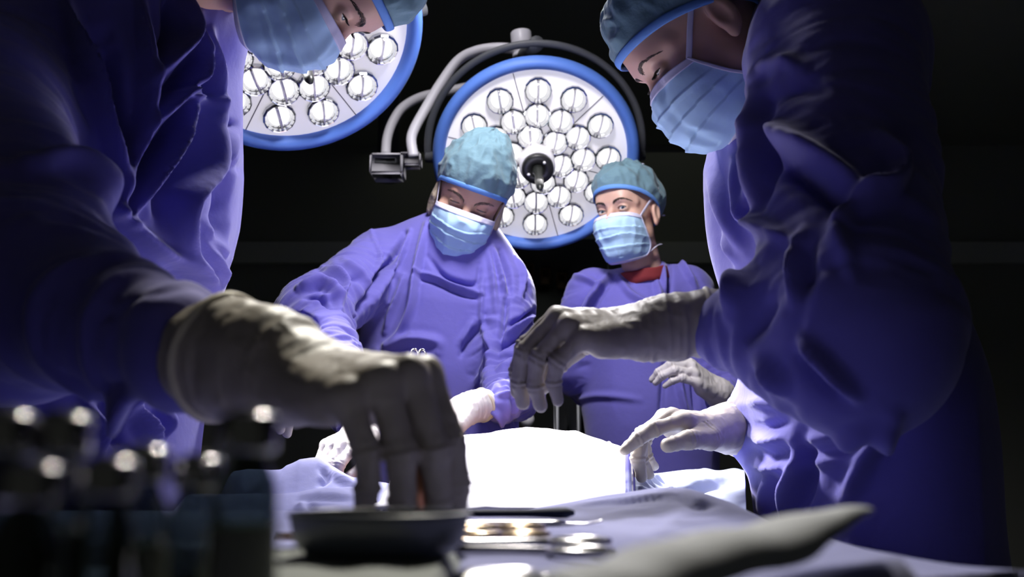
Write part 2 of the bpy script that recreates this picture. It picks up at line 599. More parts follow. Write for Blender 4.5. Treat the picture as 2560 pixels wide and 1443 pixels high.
def brow_hairs(sx, up, low, slim, thick, lift, tilt, seed, n=150):
    c, r = brow_line(1, up, low, slim, thick, lift, tilt)
    rng = np.random.RandomState(seed)
    t = rng.rand(n) ** .9
    k = np.minimum((t * (len(c) - 1)).astype(int), len(c) - 2)
    q = np.interp(t, [0, .2, .7, 1], [.9, 1.05, .75, .3])
    off = (rng.rand(n) - .5) * 2 * thick * q
    x0, z0 = c[k, 0], c[k, 2] + off
    d = c[k + 1] - c[k]; d /= np.linalg.norm(d, axis=1)[:, None] + 1e-9
    ln = .0062 * (.7 + .5 * rng.rand(n)) * np.interp(t, [0, .3, 1], [.9, 1.1, .8])
    rise = np.interp(t, [0, .25, .6, 1], [1.1, .45, -.1, -.15]) - off / (thick + 1e-9) * .5
    P = []
    for f in (0, .5, 1.0):
        x, z = x0 + d[:, 0] * ln * f, z0 + (d[:, 2] + rise * (1 - .25 * f)) * ln * f
        P.append(np.stack([x * sx, face_y(x, z, up, low, slim) + .0002 + .0011 * f * (1.3 - f), z], 1))
    b = MB()
    for i in range(n):
        b.tube([P[0][i], P[1][i], P[2][i]], [.00034, .00030, .00008], 4)
    return b


def lash_line(sx, el_up, n=16, ln=.006, droop=-.2):
    """upper lashes: fine tapered hairs along the lid edge"""
    mb = MB()
    for k in range(n):
        t = -0.92 + 1.84 * k / (n - 1)
        dx = t * .0122
        e = el_up * max(1 - t * t, 0) ** .6
        R = math.sqrt(max((ER + .0020) ** 2 - dx * dx, 1e-6))
        p = np.array([sx * EX + dx, EY + R * math.cos(e), EZ + R * math.sin(e)])
        d = nrm([t * .45, 1, droop])
        p1 = p + d * ln * .55; p2 = p + d * ln + np.array([0, 0, .0012])
        mb.tube([p - d * .001, p1, p2], [.00042, .00034, .00012], 4)
    return mb


def lash_edge(sx, el_up):
    t = np.linspace(-.96, .96, 15); dx = t * .0124
    e = el_up * np.maximum(1 - t * t, 0) ** .6
    R = np.sqrt(np.maximum((ER + .0017) ** 2 - dx * dx, 1e-6))
    return np.stack([sx * EX + dx, EY + R * np.cos(e), EZ + R * np.sin(e)], 1)


def make_cap(Mx, parent, height=.098, slim=0.0, seed=1, bouff=1.0, brim=0.045, tail=None, mat_='cap'):
    n, m = 150, 70
    ph = np.linspace(0, 2 * math.pi, n, endpoint=False)
    front = (np.cos(ph) + 1) / 2
    zb = -.046 + (brim + .046) * front ** .9 + .010 * np.sin(ph) ** 2 * np.clip(front * 2 - .5, 0, 1)   # brim height round the head
    c = np.array([0, -.010, .034])
    rx, rz = .0845 - slim, height
    ry = np.where(np.cos(ph) > 0, .1175, .1060)
    P = np.zeros((m, n, 3))
    for i in range(m):
        t = i / (m - 1)
        th0 = np.arcsin(np.clip((zb - c[2]) / .098, -.95, .95))
        th = th0 + (math.pi / 2 - .004 - th0) * t
        g = 1 + (.045 * bouff) * math.sin(math.pi * min(t * 1.5, 1)) * (t < .67) + (.045 * bouff) * math.sin(math.pi * .5) * 0
        P[i, :, 0] = c[0] + rx * g * np.cos(th) * np.sin(ph)
        P[i, :, 1] = c[1] + ry * g * np.cos(th) * np.cos(ph)
        P[i, :, 2] = c[2] + np.where(th > 0, rz, .098) * np.sin(th)
    V = P.reshape(-1, 3)
    F = [(i * n + k, i * n + (k + 1) % n, (i + 1) * n + (k + 1) % n, (i + 1) * n + k) for i in range(m - 1) for k in range(n)]
    F.append(tuple((m - 1) * n + k for k in range(n)))
    t = np.repeat(np.arange(m) / (m - 1), n)
    D = (V - c) / np.linalg.norm(V - c, axis=1)[:, None]
    w = np.clip(t * 5, 0, 1)
    wr = .0050 * ridged(V * (26, 26, 15) + seed, seed) + .0032 * ridged(V * (58, 58, 34) + 3 * seed, seed + 3) + .004 * fbm(V * 20 + seed, seed + 7, 2)
    wr += .0035 * np.clip(t - .55, 0, 1) * 2 * ridged(np.stack([np.arctan2(D[:, 0], D[:, 1]) * 4, t * 3, 0 * t], 1), seed + 9)
    V = V + D * ((wr + .002) * w)[:, None]
    cap = put('surgical_cap', xf(Mx, V), F, M[mat_], parent)
    brimline = np.concatenate([P[1], P[0]])
    o = MB()
    ring = []
    for k in range(n):
        b0 = P[0, k]; out = nrm([b0[0] - c[0], b0[1] - c[1], 0])
        ring.append(b0 + out * .0022 + np.array([0, 0, .0045]))
    o.tube(xf(Mx, np.array(ring)), .0062, 8, flat=None, closed=True, up=Mx[:3, 2])
    # a flat band: squeeze the tube against the head
    Vb = np.concatenate(o.V)
    Rg = xf(Mx, np.array(ring)).repeat(8, 0)
    dirs = np.array([[*(nrm([p[0], p[1] - c[1], 0]))] for p in ring]) @ Mx[:3, :3].T
    dr = dirs.repeat(8, 0)
    q = Vb - Rg
    rad = np.einsum('ij,ij->i', q, dr)
    Vb = Vb - dr * (rad * .7)[:, None]
    put('cap_band', Vb, o.F, M['band'], cap)
    if tail:
        tb = MB()
        for pts in tail:
            tb.tube(xf(Mx, spline(pts, 8)), .0042, 8, flat=.25)
        tb.out('cap_tie', M['binding'], cap)
    return cap


def make_mask(Mx, parent, slim=0.0, seed=3, bulge=1.0, drop=0.0):
    Mx = Mx.copy(); Mx[:3, 3] = Mx[:3, 3] - Mx[:3, 2] * drop
    Cv = spline([(0, .104, -.009), (0, .1262, -.034), (0, .1285 * bulge, -.060), (0, .121, -.090), (0, .105, -.120), (0, .072, -.138)], 14)
    w = .0690 - slim * .7
    Sv = spline([(w, .056, -.021), (w + .0015, .044, -.045), (w + .001, .030, -.070), (w - .003, .014, -.092), (w - .008, .016, -.110), (w - .016, .026, -.124)], 14)
    m, n = len(Cv), 101
    u = np.linspace(-1, 1, n); u = np.sign(u) * (1 - (1 - np.abs(u)) ** 1.35)
    a = np.abs(u) * math.pi / 2
    P = np.zeros((m, n, 3))
    for i in range(m):
        v = i / (m - 1)
        ex = .80 + .15 * v
        P[i, :, 0] = np.sign(u) * Sv[i, 0] * np.sin(a) ** (.95)
        P[i, :, 1] = Sv[i, 1] + (Cv[i, 1] - Sv[i, 1]) * np.cos(a) ** ex
        zz = np.cos(a) ** .9
        P[i, :, 2] = Sv[i, 2] + (Cv[i, 2] - Sv[i, 2]) * zz
    V = P.reshape(-1, 3)
    vv, uu = np.repeat(np.linspace(0, 1, m), n), np.tile(u, m)
    pl = 0
    for pc in (.30, .47, .64):                          # three pleats: each lower fold tucks under the one above
        q = (vv - pc + .05 * np.abs(uu) + .030 * vnoise(np.stack([uu * 2.2, 0 * uu + pc * 9, 0 * uu + seed], 1), seed)) / (.085 + .03 * vnoise(np.stack([uu * 1.7, 0 * uu + pc * 7, 0 * uu + seed + 5], 1), seed))
        pl = pl + np.where((q > 0) & (q < 1), (1 - q) * 1.0, 0) * (1 - .25 * np.abs(uu))
    rim = np.clip(np.minimum(np.minimum(vv, 1 - vv) * 9, (1 - np.abs(uu)) * 7), 0, 1)
    D = np.stack([V[:, 0] * .6, np.abs(V[:, 1] - .0) + .02, (V[:, 2] + .06) * .5], 1); D /= np.linalg.norm(D, axis=1)[:, None]
    dsp = .0042 * pl * rim + rim * (.0030 * ridged(V * (38, 30, 20) + seed, seed) + .0030 * fbm(V * 24 + seed, seed + 2, 2))
    # creases that run down and outward from the nose
    dsp += rim * .0030 * np.exp(-((uu - .35 + .25 * vv) / .06) ** 2) * (vv < .8) - rim * .0030 * np.exp(-((uu + .45 - .3 * vv) / .07) ** 2) * (vv < .85)
    V = V + D * (dsp + .0012)[:, None]
    F = [(i * n + j, i * n + j + 1, (i + 1) * n + j + 1, (i + 1) * n + j) for i in range(m - 1) for j in range(n - 1)]
    mask = put('face_mask', xf(Mx, V), F, M['mask'], parent)
    so = mask.modifiers.new('thickness', 'SOLIDIFY'); so.thickness = .0012; so.offset = -1
    G = V.reshape(m, n, 3)

    def strip(name, rows, out=.0011):
        A = np.array(rows)
        b = MB(); b.grid(xf(Mx, A)); o = b.out(name, M['binding'], mask)
        s2 = o.modifiers.new('thickness', 'SOLIDIFY'); s2.thickness = .0016; s2.offset = 0
        return o
    k = max(int(m * .095), 3)
    strip('nose_band', [G[i] + D.reshape(m, n, 3)[i] * .0011 for i in range(0, k + 1)])
    strip('chin_band', [G[m - 1 - i] + D.reshape(m, n, 3)[m - 1 - i] * .0011 for i in range(0, 5)])
    for sgn in (0, 1):
        cols = range(0, 4) if sgn == 0 else range(n - 4, n)
        strip('side_band', [G[:, j] + D.reshape(m, n, 3)[:, j] * .0011 + np.array([(1 if sgn else -1) * .0008, 0, 0]) for j in cols])
    for sgn in (-1, 1):
        t0, b0 = G[1, 0 if sgn < 0 else n - 1], G[m - 3, 0 if sgn < 0 else n - 1]
        s = MB()
        x = .0800 - slim
        s.tube(xf(Mx, spline([t0 + (0, .004, -.001), (sgn * (x - .001), .018, .016), (sgn * (x + .006), -.022, .050), (sgn * (x - .018), -.082, .078), (0, -.122, .080)], 10)), .0040, 8, flat=.22, up=Mx[:3, 0])
        s.out('mask_tie', M['binding'], mask)
        s = MB()
        s.tube(xf(Mx, spline([b0 + (0, .003, 0), (sgn * (x - .012), -.012, -.098), (sgn * (x - .022), -.062, -.088), (0, -.112, -.075)], 10)), .0038, 8, flat=.22, up=Mx[:3, 2])
        s.out('mask_tie', M['binding'], mask)
    return mask


# ------------------------------------------------------------------ hands (local: y = towards the fingers, z = back of the hand, thumb at -x on a right hand)
FING = [((-.0275, .090, .000), (.044, .026, .023), .0092), ((-.0080, .096, .0035), (.048, .030, .024), .0094),
        ((.0120, .092, .0015), (.044, .028, .023), .0090), ((.0305, .082, -.0045), (.035, .021, .020), .0080)]


def hand_chains(curl, spread, thumb):
    ch = []
    for k, (b, L, r) in enumerate(FING):
        p = np.array(b); pts = [p]
        ang = 0
        s = math.radians(spread[k])
        for j in range(3):
            ang += math.radians(curl[k][j])
            d = np.array([math.sin(s) * math.cos(ang), math.cos(s) * math.cos(ang), -math.sin(ang)])
            p = p + d * L[j]; pts.append(p)
        ch.append((pts, [r * 1.06, r * 1.0, r * .90, r * .74]))
    t = [np.array((-.020, .022, -.010))] + [np.array(q) for q in thumb]
    ch.append((t, [.0160, .0128, .0112, .0090]))
    return ch


def make_glove(name, side, W, fwd, dorsal, curl, spread, thumb, parent, arm, cuff_len=.085, size=1.0, cuff_r=.036, h=.0020, seed=5, gm='glove'):
    """a gloved hand; arm = the direction point up the forearm that the cuff covers"""
    f = nrm(fwd); z = np.asarray(dorsal, float); z = nrm(z - f * np.dot(z, f)); x = np.cross(f, z)
    R = np.stack([x, f, z], 1)
    mir = np.array([1 if side == 'R' else -1, 1, 1])
    ch = hand_chains(curl, spread, thumb)
    ar = (np.asarray(arm, float) - W) @ R / size * mir
    ad = nrm(ar)
    c0, c1 = np.zeros(3), ad * cuff_len

    def fn(P):
        pl = None
        for (b, _, r) in FING:
            g = cone(P, (b[0] * .62, .006, -.002), (b[0], b[1] - .004, b[2] - .002), .0165, r * 1.28)
            pl = g if pl is None else smin(pl, g, .014)
        pl = smin(pl, cone(P, (-.016, .020, -.012), (-.026, .060, -.014), .016, .013), .016)       # thenar
        pl = smin(pl, cone(P, (.020, .015, -.010), (.030, .060, -.012), .013, .011), .016)
        wr = cone(P, (0, -.002, -.002), c1 * .35, .025, cuff_r * .84)
        wr = smin(wr, cone(P, c1 * .35, c1, cuff_r * .84, cuff_r), .02)
        pl = smin(pl, wr, .022)
        d = None
        for i, (pts, rr) in enumerate(ch):
            g = None
            for a in range(3):
                s = cone(P, pts[a], pts[a + 1], rr[a], rr[a + 1])
                g = s if g is None else smin(g, s, .003)
            for a in (1, 2):
                g = smin(g, np.sqrt(((P - pts[a]) ** 2).sum(1)) - rr[a] * 1.05, .004)
            if i == 4:
                g = smin(pl, g, .016)
            else:
                g = smin(pl, g, .007)
            d = g if d is None else np.minimum(d, g)
        return d
    allp = np.concatenate([np.array(p) for p, _ in ch] + [[c0, c1]])
    V, Q = sdf_mesh(fn, allp.min(0) - .045, allp.max(0) + .045, h, 3, 9)
    N = normals(V, Q)
    # the loose latex: ring wrinkles on the cuff and small creases at the finger joints
    t = (V @ ad) / cuff_len
    wt = np.clip(t * 4 + .6, 0, 1)
    dsp = wt * (.0013 * ridged(np.stack([t * 7, np.zeros(len(V)), np.zeros(len(V))], 1) + .35 * V * 30, seed) + .0006 * vnoise(V * 90, seed + 1))
    dsp += .0006 * ridged(V * (60, 110, 60), seed + 2)
    for pts, rr in ch:
        for a in (1, 2):
            dd = nrm(pts[a + 1] - pts[a - 1])
            q = V - pts[a]
            al = q @ dd
            near = np.sqrt((q ** 2).sum(1)) < rr[a] * 1.8
            dsp -= near * .0012 * (np.exp(-((al - .003) / .0013) ** 2) + np.exp(-((al + .003) / .0013) ** 2))
    V = V + N * dsp[:, None]

    def tow(L): return (np.asarray(L) * mir) @ R.T * size + W
    if side != 'R': Q = Q[:, ::-1]
    g = put(name, tow(V), Q, M[gm], parent)
    b = MB()
    Mc = frame(c1, ad, (0, 0, 1) if abs(ad[2]) < .9 else (1, 0, 0))
    ring = [xf(Mc, [[math.cos(q) * cuff_r * 1.01, math.sin(q) * cuff_r * 1.01, 0.0015 * math.sin(3 * q)]])[0] for q in np.linspace(0, 2 * math.pi, 48, endpoint=False)]
    b.tube(tow(np.array(ring)), .0034 * size, 8, closed=True)
    b.out('glove_cuff', M['cuff'], g)
    return g, tow


# ------------------------------------------------------------------ gowns
def fold(V, N, pts, w, amp, shape='ridge'):
    """raise (amp > 0) or sink (amp < 0) one crease of the cloth that runs along pts (given as seen in the photo)"""
    px, py = proj(V)
    vd = CAM - V; vd /= np.linalg.norm(vd, axis=1)[:, None]
    fc = np.clip((np.einsum('ij,ij->i', N, vd) + .15) / .3, 0, 1)
    p = spline(np.array([(a, b, 0) for a, b in pts]), 6)[:, :2]
    seg = np.linalg.norm(np.diff(p, axis=0), axis=1)
    L = np.concatenate([[0], np.cumsum(seg)])
    best, bt = np.full(len(V), 1e9), np.zeros(len(V))
    sel = np.nonzero((px > p[:, 0].min() - 4 * w) & (px < p[:, 0].max() + 4 * w) & (py > p[:, 1].min() - 4 * w) & (py < p[:, 1].max() + 4 * w) & (fc > 0))[0]
    if not len(sel): return np.zeros(len(V))
    X = np.stack([px[sel], py[sel]], 1)
    bd, b_t = np.full(len(sel), 1e9), np.zeros(len(sel))
    for i in range(len(p) - 1):
        d = p[i + 1] - p[i]
        t = np.clip(((X - p[i]) @ d) / max(d @ d, 1e-9), 0, 1)
        q = np.linalg.norm(X - p[i] - t[:, None] * d, axis=1)
        m = q < bd
        bd[m] = q[m]; b_t[m] = (L[i] + t[m] * seg[i]) / L[-1]
    q = (bd / w) ** 2
    prof = (1 - .55 * q) * np.exp(-.75 * q) if shape == 'ridge' else np.exp(-q)
    tp = np.sin(math.pi * np.clip(b_t, .03, .97)) ** .55
    out = np.zeros(len(V)); out[sel] = amp * prof * tp * fc[sel]
    return out


def person(label, J, F, folds, parts, seed, top_mats=('skin',), look=None, gown_h=.0042, rough=1.0):
    """J: joints and radii of the gown; F: the way the person faces; builds body, gown, cap, mask"""
    F = np.asarray(F, float)
    tor, arms, extra = J['torso'], J['arms'], J.get('extra', [])
    k = J.get('k', .05)

    def torso(P, g):
        d = None
        for (a, b, ra, rb, s) in tor:
            e = cone(P, a, b, ra + g, rb + g, F, s)
            d = e if d is None else smin(d, e, .08)
        return d

    def gown(P):
        d = torso(P, 0)
        for (a, b, ra, rb) in extra: d = smin(d, cone(P, a, b, ra, rb), .05)
        for arm in arms:
            e = None
            for i in range(len(arm) - 1):
                s = cone(P, arm[i][0], arm[i + 1][0], arm[i][1], arm[i + 1][1])
                e = s if e is None else smin(e, s, .03)
            d = smin(d, e, k)
        return np.maximum(d, J.get('hem', .42) - P[:, 2])
    pts = np.array([p for t in tor for p in t[:2]] + [q[0] for a in arms for q in a] + [e[0] for e in extra])
    rad = max([max(t[2], t[3]) for t in tor]) + .02
    lo, hi = pts.min(0) - rad, pts.max(0) + rad * .75
    lo[2] = J.get('hem', .42) - .03
    # ---- body: one continuous figure inside the clothes, head on top
    Hm = look['M'].copy(); Hm[:3, :3] *= look.get('scale', 1.0)
    fl = Hm[:3, :3]
    neck0 = xf(Hm, [(0, -.03, -.12)])[0]; neck1 = tor[0][0]
    pel = tor[-1][0].copy(); pel[2] = .88
    side = np.cross(F, (0, 0, 1))
    feet = [np.array([tor[-1][0][0], tor[-1][0][1], 0]) + side * s * .12 for s in (-1, 1)]

    def body(P):
        d = torso(P, -.065)
        d = smin(d, cone(P, neck0, neck1, .05, .055), .03)
        for arm in arms:
            e = None
            for i in range(len(arm) - 1):
                s = cone(P, arm[i][0], arm[i + 1][0], max(arm[i][1] - .040, .020), max(arm[i + 1][1] - .030, .018))
                e = s if e is None else smin(e, s, .02)
            d = smin(d, e, .03)
        d = np.where(P[:, 2] < .6, .3, d)
        for ft, s in zip(feet, (-1, 1)):
            hip = pel + side * s * .10
            knee = (hip + ft) / 2 + F * .02; knee[2] = .48
            ank = ft.copy(); ank[2] = .09
            d = smin(d, cone(P, hip, knee, .085, .058), .04)
            d = smin(d, cone(P, knee, ank, .058, .038), .03)
            d = smin(d, cone(P, ank + (0, 0, -.05), ank + F * .15 + np.array((0, 0, -.055)), .042, .036), .02)
        return np.maximum(d, .002 - P[:, 2])
    blo, bhi = lo.copy(), hi.copy(); blo[2] = -.02
    bhi = np.maximum(bhi, neck0 + .1)
    bV, bQ = sdf_mesh(body, blo, bhi, .013, 2, 9)
    fm = np.zeros(len(bQ), int)
    zc = bV[bQ].mean(1)[:, 2]
    fm[zc < .62] = 1
    fm[zc < .085] = 2
    key = (look['up'], look['low'], look.get('slim', 0))
    if key not in HEADS: HEADS[key] = head_surface(*key)
    hV, hQ = HEADS[key]
    V = [bV, xf(Hm, hV)]; Fs = [bQ, hQ + len(bV)]; mi = [fm, np.zeros(len(hQ), int)]
    n0 = len(bV) + len(hV)
    for sx in (-1, 1):
        eV, eF, em = ball((sx * EX, EY, EZ), ER, look['gaze'])
        V.append(xf(Hm, eV)); Fs.append(np.array(eF) + n0); mi.append(np.array(em) + 3); n0 += len(eV)
    root = put('person', np.concatenate(V), np.concatenate(Fs), [M[look.get('skin', 'skin')], M['trousers'], M['shoe'], M['white_eye'], M['iris'], M['pupil']], None,
               (tor[-1][0][0], tor[-1][0][1], 0), np.concatenate(mi))
    tag(root, label, 'person', None)
    # ---- hair that shows: brows and lashes
    sl = look.get('slim', 0)
    for sx in (-1, 1):
        b = brow_hairs(sx, key[0], key[1], sl, look.get('brow', .0040), look.get('lift', 0), look.get('frown', 0), seed)
        put('eyebrow', xf(Hm, np.concatenate(b.V)), b.F, M[look.get('browmat', 'hair')], root)
        lm = lash_line(sx, key[0], look.get('lashes', 16), look.get('lash', .006), look.get('droop', -.2))
        e = lash_edge(sx, key[0]); lm.tube(e, .0006, 6)
        Vl = xf(Hm, np.concatenate(lm.V))
        put('eyelashes', Vl, lm.F, M['hair'], root)
    if look.get('sideburn'):
        for sx in (-1, 1):
            def hf(P, sx=sx):
                d = ell(P, (sx * .0775, .006, -.034), (.0085, .019, .044))
                d = smin(d, ell(P, (sx * .0745, -.042, -.05), (.014, .030, .048)), .02)
                return d - .003 * ridged(P * (60, 60, 25), 4)
            hv, hq = sdf_mesh(hf, (sx * .0735 - .03, -.09, -.12), (sx * .0735 + .03, .04, .03), .0028, 1)
            put('hair', xf(Hm, hv), hq, M['greyhair'], root)
    # ---- gown
    gV, gQ = sdf_mesh(gown, lo, hi, J.get('h', gown_h), 3, 12)
    N = normals(gV, gQ)
    d = rough * (.008 * fbm(gV * (5, 5, 1.8) + seed, seed, 2) + .0035 * ridged(gV * (10, 10, 3.0) + seed, seed + 4))
    for arm in arms:                                       # sleeves bunch across their length
        for i in range(len(arm) - 1):
            a, b = arm[i][0], arm[i + 1][0]
            L = np.linalg.norm(b - a); u = (b - a) / L
            q = gV - a; al = q @ u
            rr = np.linalg.norm(q - al[:, None] * u, axis=1)
            r0 = arm[i][1] + (arm[i + 1][1] - arm[i][1]) * np.clip(al / L, 0, 1)
            w = np.clip((1.55 - rr / r0) / .4, 0, 1) * np.clip(al / .05 + .5, 0, 1) * np.clip((L - al) / .05 + .8, 0, 1)
            Qn = (q - al[:, None] * u) * 7 + u * (al * 26)[:, None] + nrm(np.cross(u, (0.3, 1, .2))) * (al * 9)[:, None]
            amp = J.get('bunch', .0070) * (.6 + .4 * (i + 1 == len(arm) - 1) + .3 * np.exp(-((al - L) / .08) ** 2))
            Qw = Qn + .6 * np.stack([vnoise(gV * 9, seed + s) for s in (31, 32, 33)], 1)
            d = d + w * amp * (.75 * ridged(Qw, seed + 11 + i) + .35 * ridged(Qw * 2.1, seed + 17 + i) - .8 * np.clip(ridged(Qw * 1.45 + 5, seed + 23 + i) - .45, 0, 1))
    for (p, w, amp, *sh) in folds:
        d = d + fold(gV, N, p, w * J.get('wgain', 1.0), amp * J.get('gain', 1.0), *(sh or ['ridge']))
    d = relax(np.repeat(d[:, None], 3, 1), gQ, 1, .5)[:, 0]
    gV = relax(gV + N * d[:, None], gQ, 1, .35)
    gown_o = put('gown', gV, gQ, M['gown'], root)
    make_cap(Hm, root, **look.get('cap', {}))
    make_mask(Hm, root, sl, seed, **look.get('mask', {}))
    return root, gown_o


HEADS = {}

# ------------------------------------------------------------------ the room
def slab(name, lo, hi, m):
    b = MB().box(lo, hi); return structure(name, np.concatenate(b.V), b.F, m)


slab('floor', (-4, -1.5, -.1), (4, 6.6, 0), M['floor'])
slab('ceiling', (-4, -1.5, 3.1), (4, 6.6, 3.2), M['ceil'])
slab('wall_back', (-4, 6.5, 0), (4, 6.6, 3.1), M['wall'])
slab('wall_left', (-4.1, -1.5, 0), (-4, 6.6, 3.1), M['wall'])
slab('wall_right', (4, -1.5, 0), (4.1, 6.6, 3.1), M['wall'])
slab('trim_1', (-3.95, 6.44, 2.28), (3.95, 6.5, 2.42), M['trim'])
slab('baseboard_back', (-3.95, 6.46, 0), (3.95, 6.5, .12), M['trim'])


# ------------------------------------------------------------------ surgical lamps
def surgical_lamp(label, c, n, spin, lamp_power, aim, arm, cone_=75):
    Mx = frame(c, n, (1, 0, 0))
    cs, sn = math.cos(spin), math.sin(spin)
    L = thing('surgical_lamp', c, label, 'surgical lamp', 'surgical lamps')
    b = MB(); b.lathe([(.0, .004), (.14, .002), (.262, -.001), (.266, -.008), (.264, -.02)], 72)
    d = put('lamp_face', xf(Mx, np.concatenate(b.V)), b.F, M['lampface'], L)
    s = MB()                                            # joints between the six lens modules
    for k in range(6):
        a = math.radians(41 + 60 * k) + spin
        ca, sa = math.cos(a), math.sin(a)
        P = np.array([(.060, -.0012, .0035), (.262, -.0012, .0005), (.262, .0012, .0005), (.060, .0012, .0035), (.060, -.0012, .0062), (.262, -.0012, .0012), (.262, .0012, .0012), (.060, .0012, .0062)])
        Q = P.copy(); Q[:, 0] = P[:, 0] * ca - P[:, 1] * sa; Q[:, 1] = P[:, 0] * sa + P[:, 1] * ca
        s.add(xf(Mx, Q), [(4, 5, 6, 7), (0, 3, 2, 1), (0, 1, 5, 4), (2, 3, 7, 6), (1, 2, 6, 5), (0, 4, 7, 3)])
    s.out('module_joint', M['seam'], d, smooth=False)
    b = MB(); prof = [(.2815 + .0185 * math.cos(t), -.004 + .026 * math.sin(t)) for t in np.linspace(0, 2 * math.pi, 24, endpoint=False)]
    b.lathe(prof, 96, closed=True); put('bumper_ring', xf(Mx, np.concatenate(b.V)), b.F, M['lampblue'], L)
    b = MB(); b.lathe([(.284, -.012), (.282, -.04), (.25, -.075), (.17, -.10), (.06, -.112), (.0, -.113)], 64)
    put('lamp_shell', xf(Mx, np.concatenate(b.V)), [f[::-1] for f in b.F], M['lampshell'], L)
    # hub with the sterile handle
    b = MB(); b.lathe([(.052, .0), (.052, .062), (.049, .070), (.044, .071), (.0, .071)], 40)
    h = put('hub_collar', xf(Mx, np.concatenate(b.V)), b.F, M['lampwhite'], L)
    b = MB(); b.lathe([(.0455, .058), (.0455, .084), (.043, .088), (.018, .088), (.016, .084), (.0, .084)], 40)
    hp = put('hub_plate', xf(Mx, np.concatenate(b.V)), b.F, M['black'], L)
    for a in (0.9, 3.6):
        b = MB(); b.lathe([(.0042, .087), (.0042, .0902), (.0, .0905)], 12)
        V = np.concatenate(b.V); V[:, 0] += .029 * math.cos(a); V[:, 1] += .029 * math.sin(a)
        put('hub_screw', xf(Mx, V), b.F, M['lampwhite'], hp)
    b = MB(); b.lathe([(.017, .080), (.0155, .105), (.011, .125), (.0125, .160), (.0105, .200), (.006, .214), (.0, .215)], 24)
    put('lamp_handle', xf(Mx, np.concatenate(b.V)), b.F, M['grip'], L)
    # lens units
    spots = [(.0745, 41 + 60 * k) for k in range(6)] + [(.134, 11 + 60 * k + e) for k in range(6) for e in (-15, 15)] + [(.206, 11 + 60 * k + e) for k in range(6) for e in (-14.5, 14.5)]
    R3 = Mx[:3, :3]
    if not LENS:
        dome = MB(); dome.lathe([(.0365 * math.cos(t), .033 * math.sin(t)) for t in np.linspace(0, math.pi / 2 - .02, 10)], 24)
        me = put('lens_unit', np.concatenate(dome.V), dome.F, M['dome']).data
        cup = MB(); cup.lathe([(.0392, .0005), (.0392, .012), (.0362, .0165), (.0345, .0160), (.0300, .0085), (.0225, .0015), (.0, .0010)], 14)
        cup.box((-.0018, -.026, .001), (.0018, .030, .0200)); cu = put('reflector_cup', np.concatenate(cup.V), cup.F, [M['cup'], M['armgrey']], fm=[0] * (len(cup.F) - 6) + [1] * 6, smooth=False).data
        led = MB()
        for sg in (-1, 1):
            V, F = [], []
            for i in range(7):
                for j in range(9):
                    th, ph = math.pi / 2 * i / 6, math.pi * j / 8 - math.pi / 2
                    V.append((sg * (.0040 + .0210 * math.cos(th) * math.cos(ph)), .0245 * math.cos(th) * math.sin(ph) + .003, .0015 + .0185 * math.sin(th)))
            F = [(i * 9 + j, i * 9 + j + 1, (i + 1) * 9 + j + 1, (i + 1) * 9 + j) for i in range(6) for j in range(8)]
            led.add(V, [f if sg > 0 else f[::-1] for f in F])
        le = put('light_source', np.concatenate(led.V), led.F, M['led']).data
        for nm in ('lens_unit', 'reflector_cup', 'light_source'):
            bpy.data.objects.remove(bpy.data.objects[nm])
        LENS.extend([me, cu, le])
    for r, deg in spots:
        a = math.radians(deg) + spin
        loc = R3 @ np.array([r * math.cos(a), r * math.sin(a), .0035])
        rz = Matrix.Rotation(-.25 * math.cos(a), 3, 'Z')
        u = bpy.data.objects.new('lens_unit', LENS[0]); scene.collection.objects.link(u)
        u.parent = L
        u.matrix_local = Matrix.Translation(Vector(loc)) @ (Matrix(R3.tolist()) @ rz).to_4x4()
        for nm, dt in (('reflector_cup', LENS[1]), ('light_source', LENS[2])):
            q = bpy.data.objects.new(nm, dt); scene.collection.objects.link(q); q.parent = u
    # bail yoke round the back of the ring
    t = np.linspace(math.radians(-4), math.radians(184), 60)
    b = MB(); b.tube(xf(Mx, np.stack([.316 * np.cos(t), .316 * np.sin(t), -.066 + 0 * t], 1)), .011, 12, flat=.8, up=n)
    b.out('yoke', M['lampshell'], L)
    for sg in (-1, 1):
        b = MB(); b.tube(xf(Mx, [(sg * .270, -.02, -.055), (sg * .322, -.02, -.066)]), .018, 16); b.out('pivot', M['lampshell'], L)
    arm(L, Mx)
    spot(label.split()[0] + '_lamp_light', np.asarray(c) + np.asarray(n) * .17, aim, lamp_power, cone_, .9, .16)
    return L


LENS = []


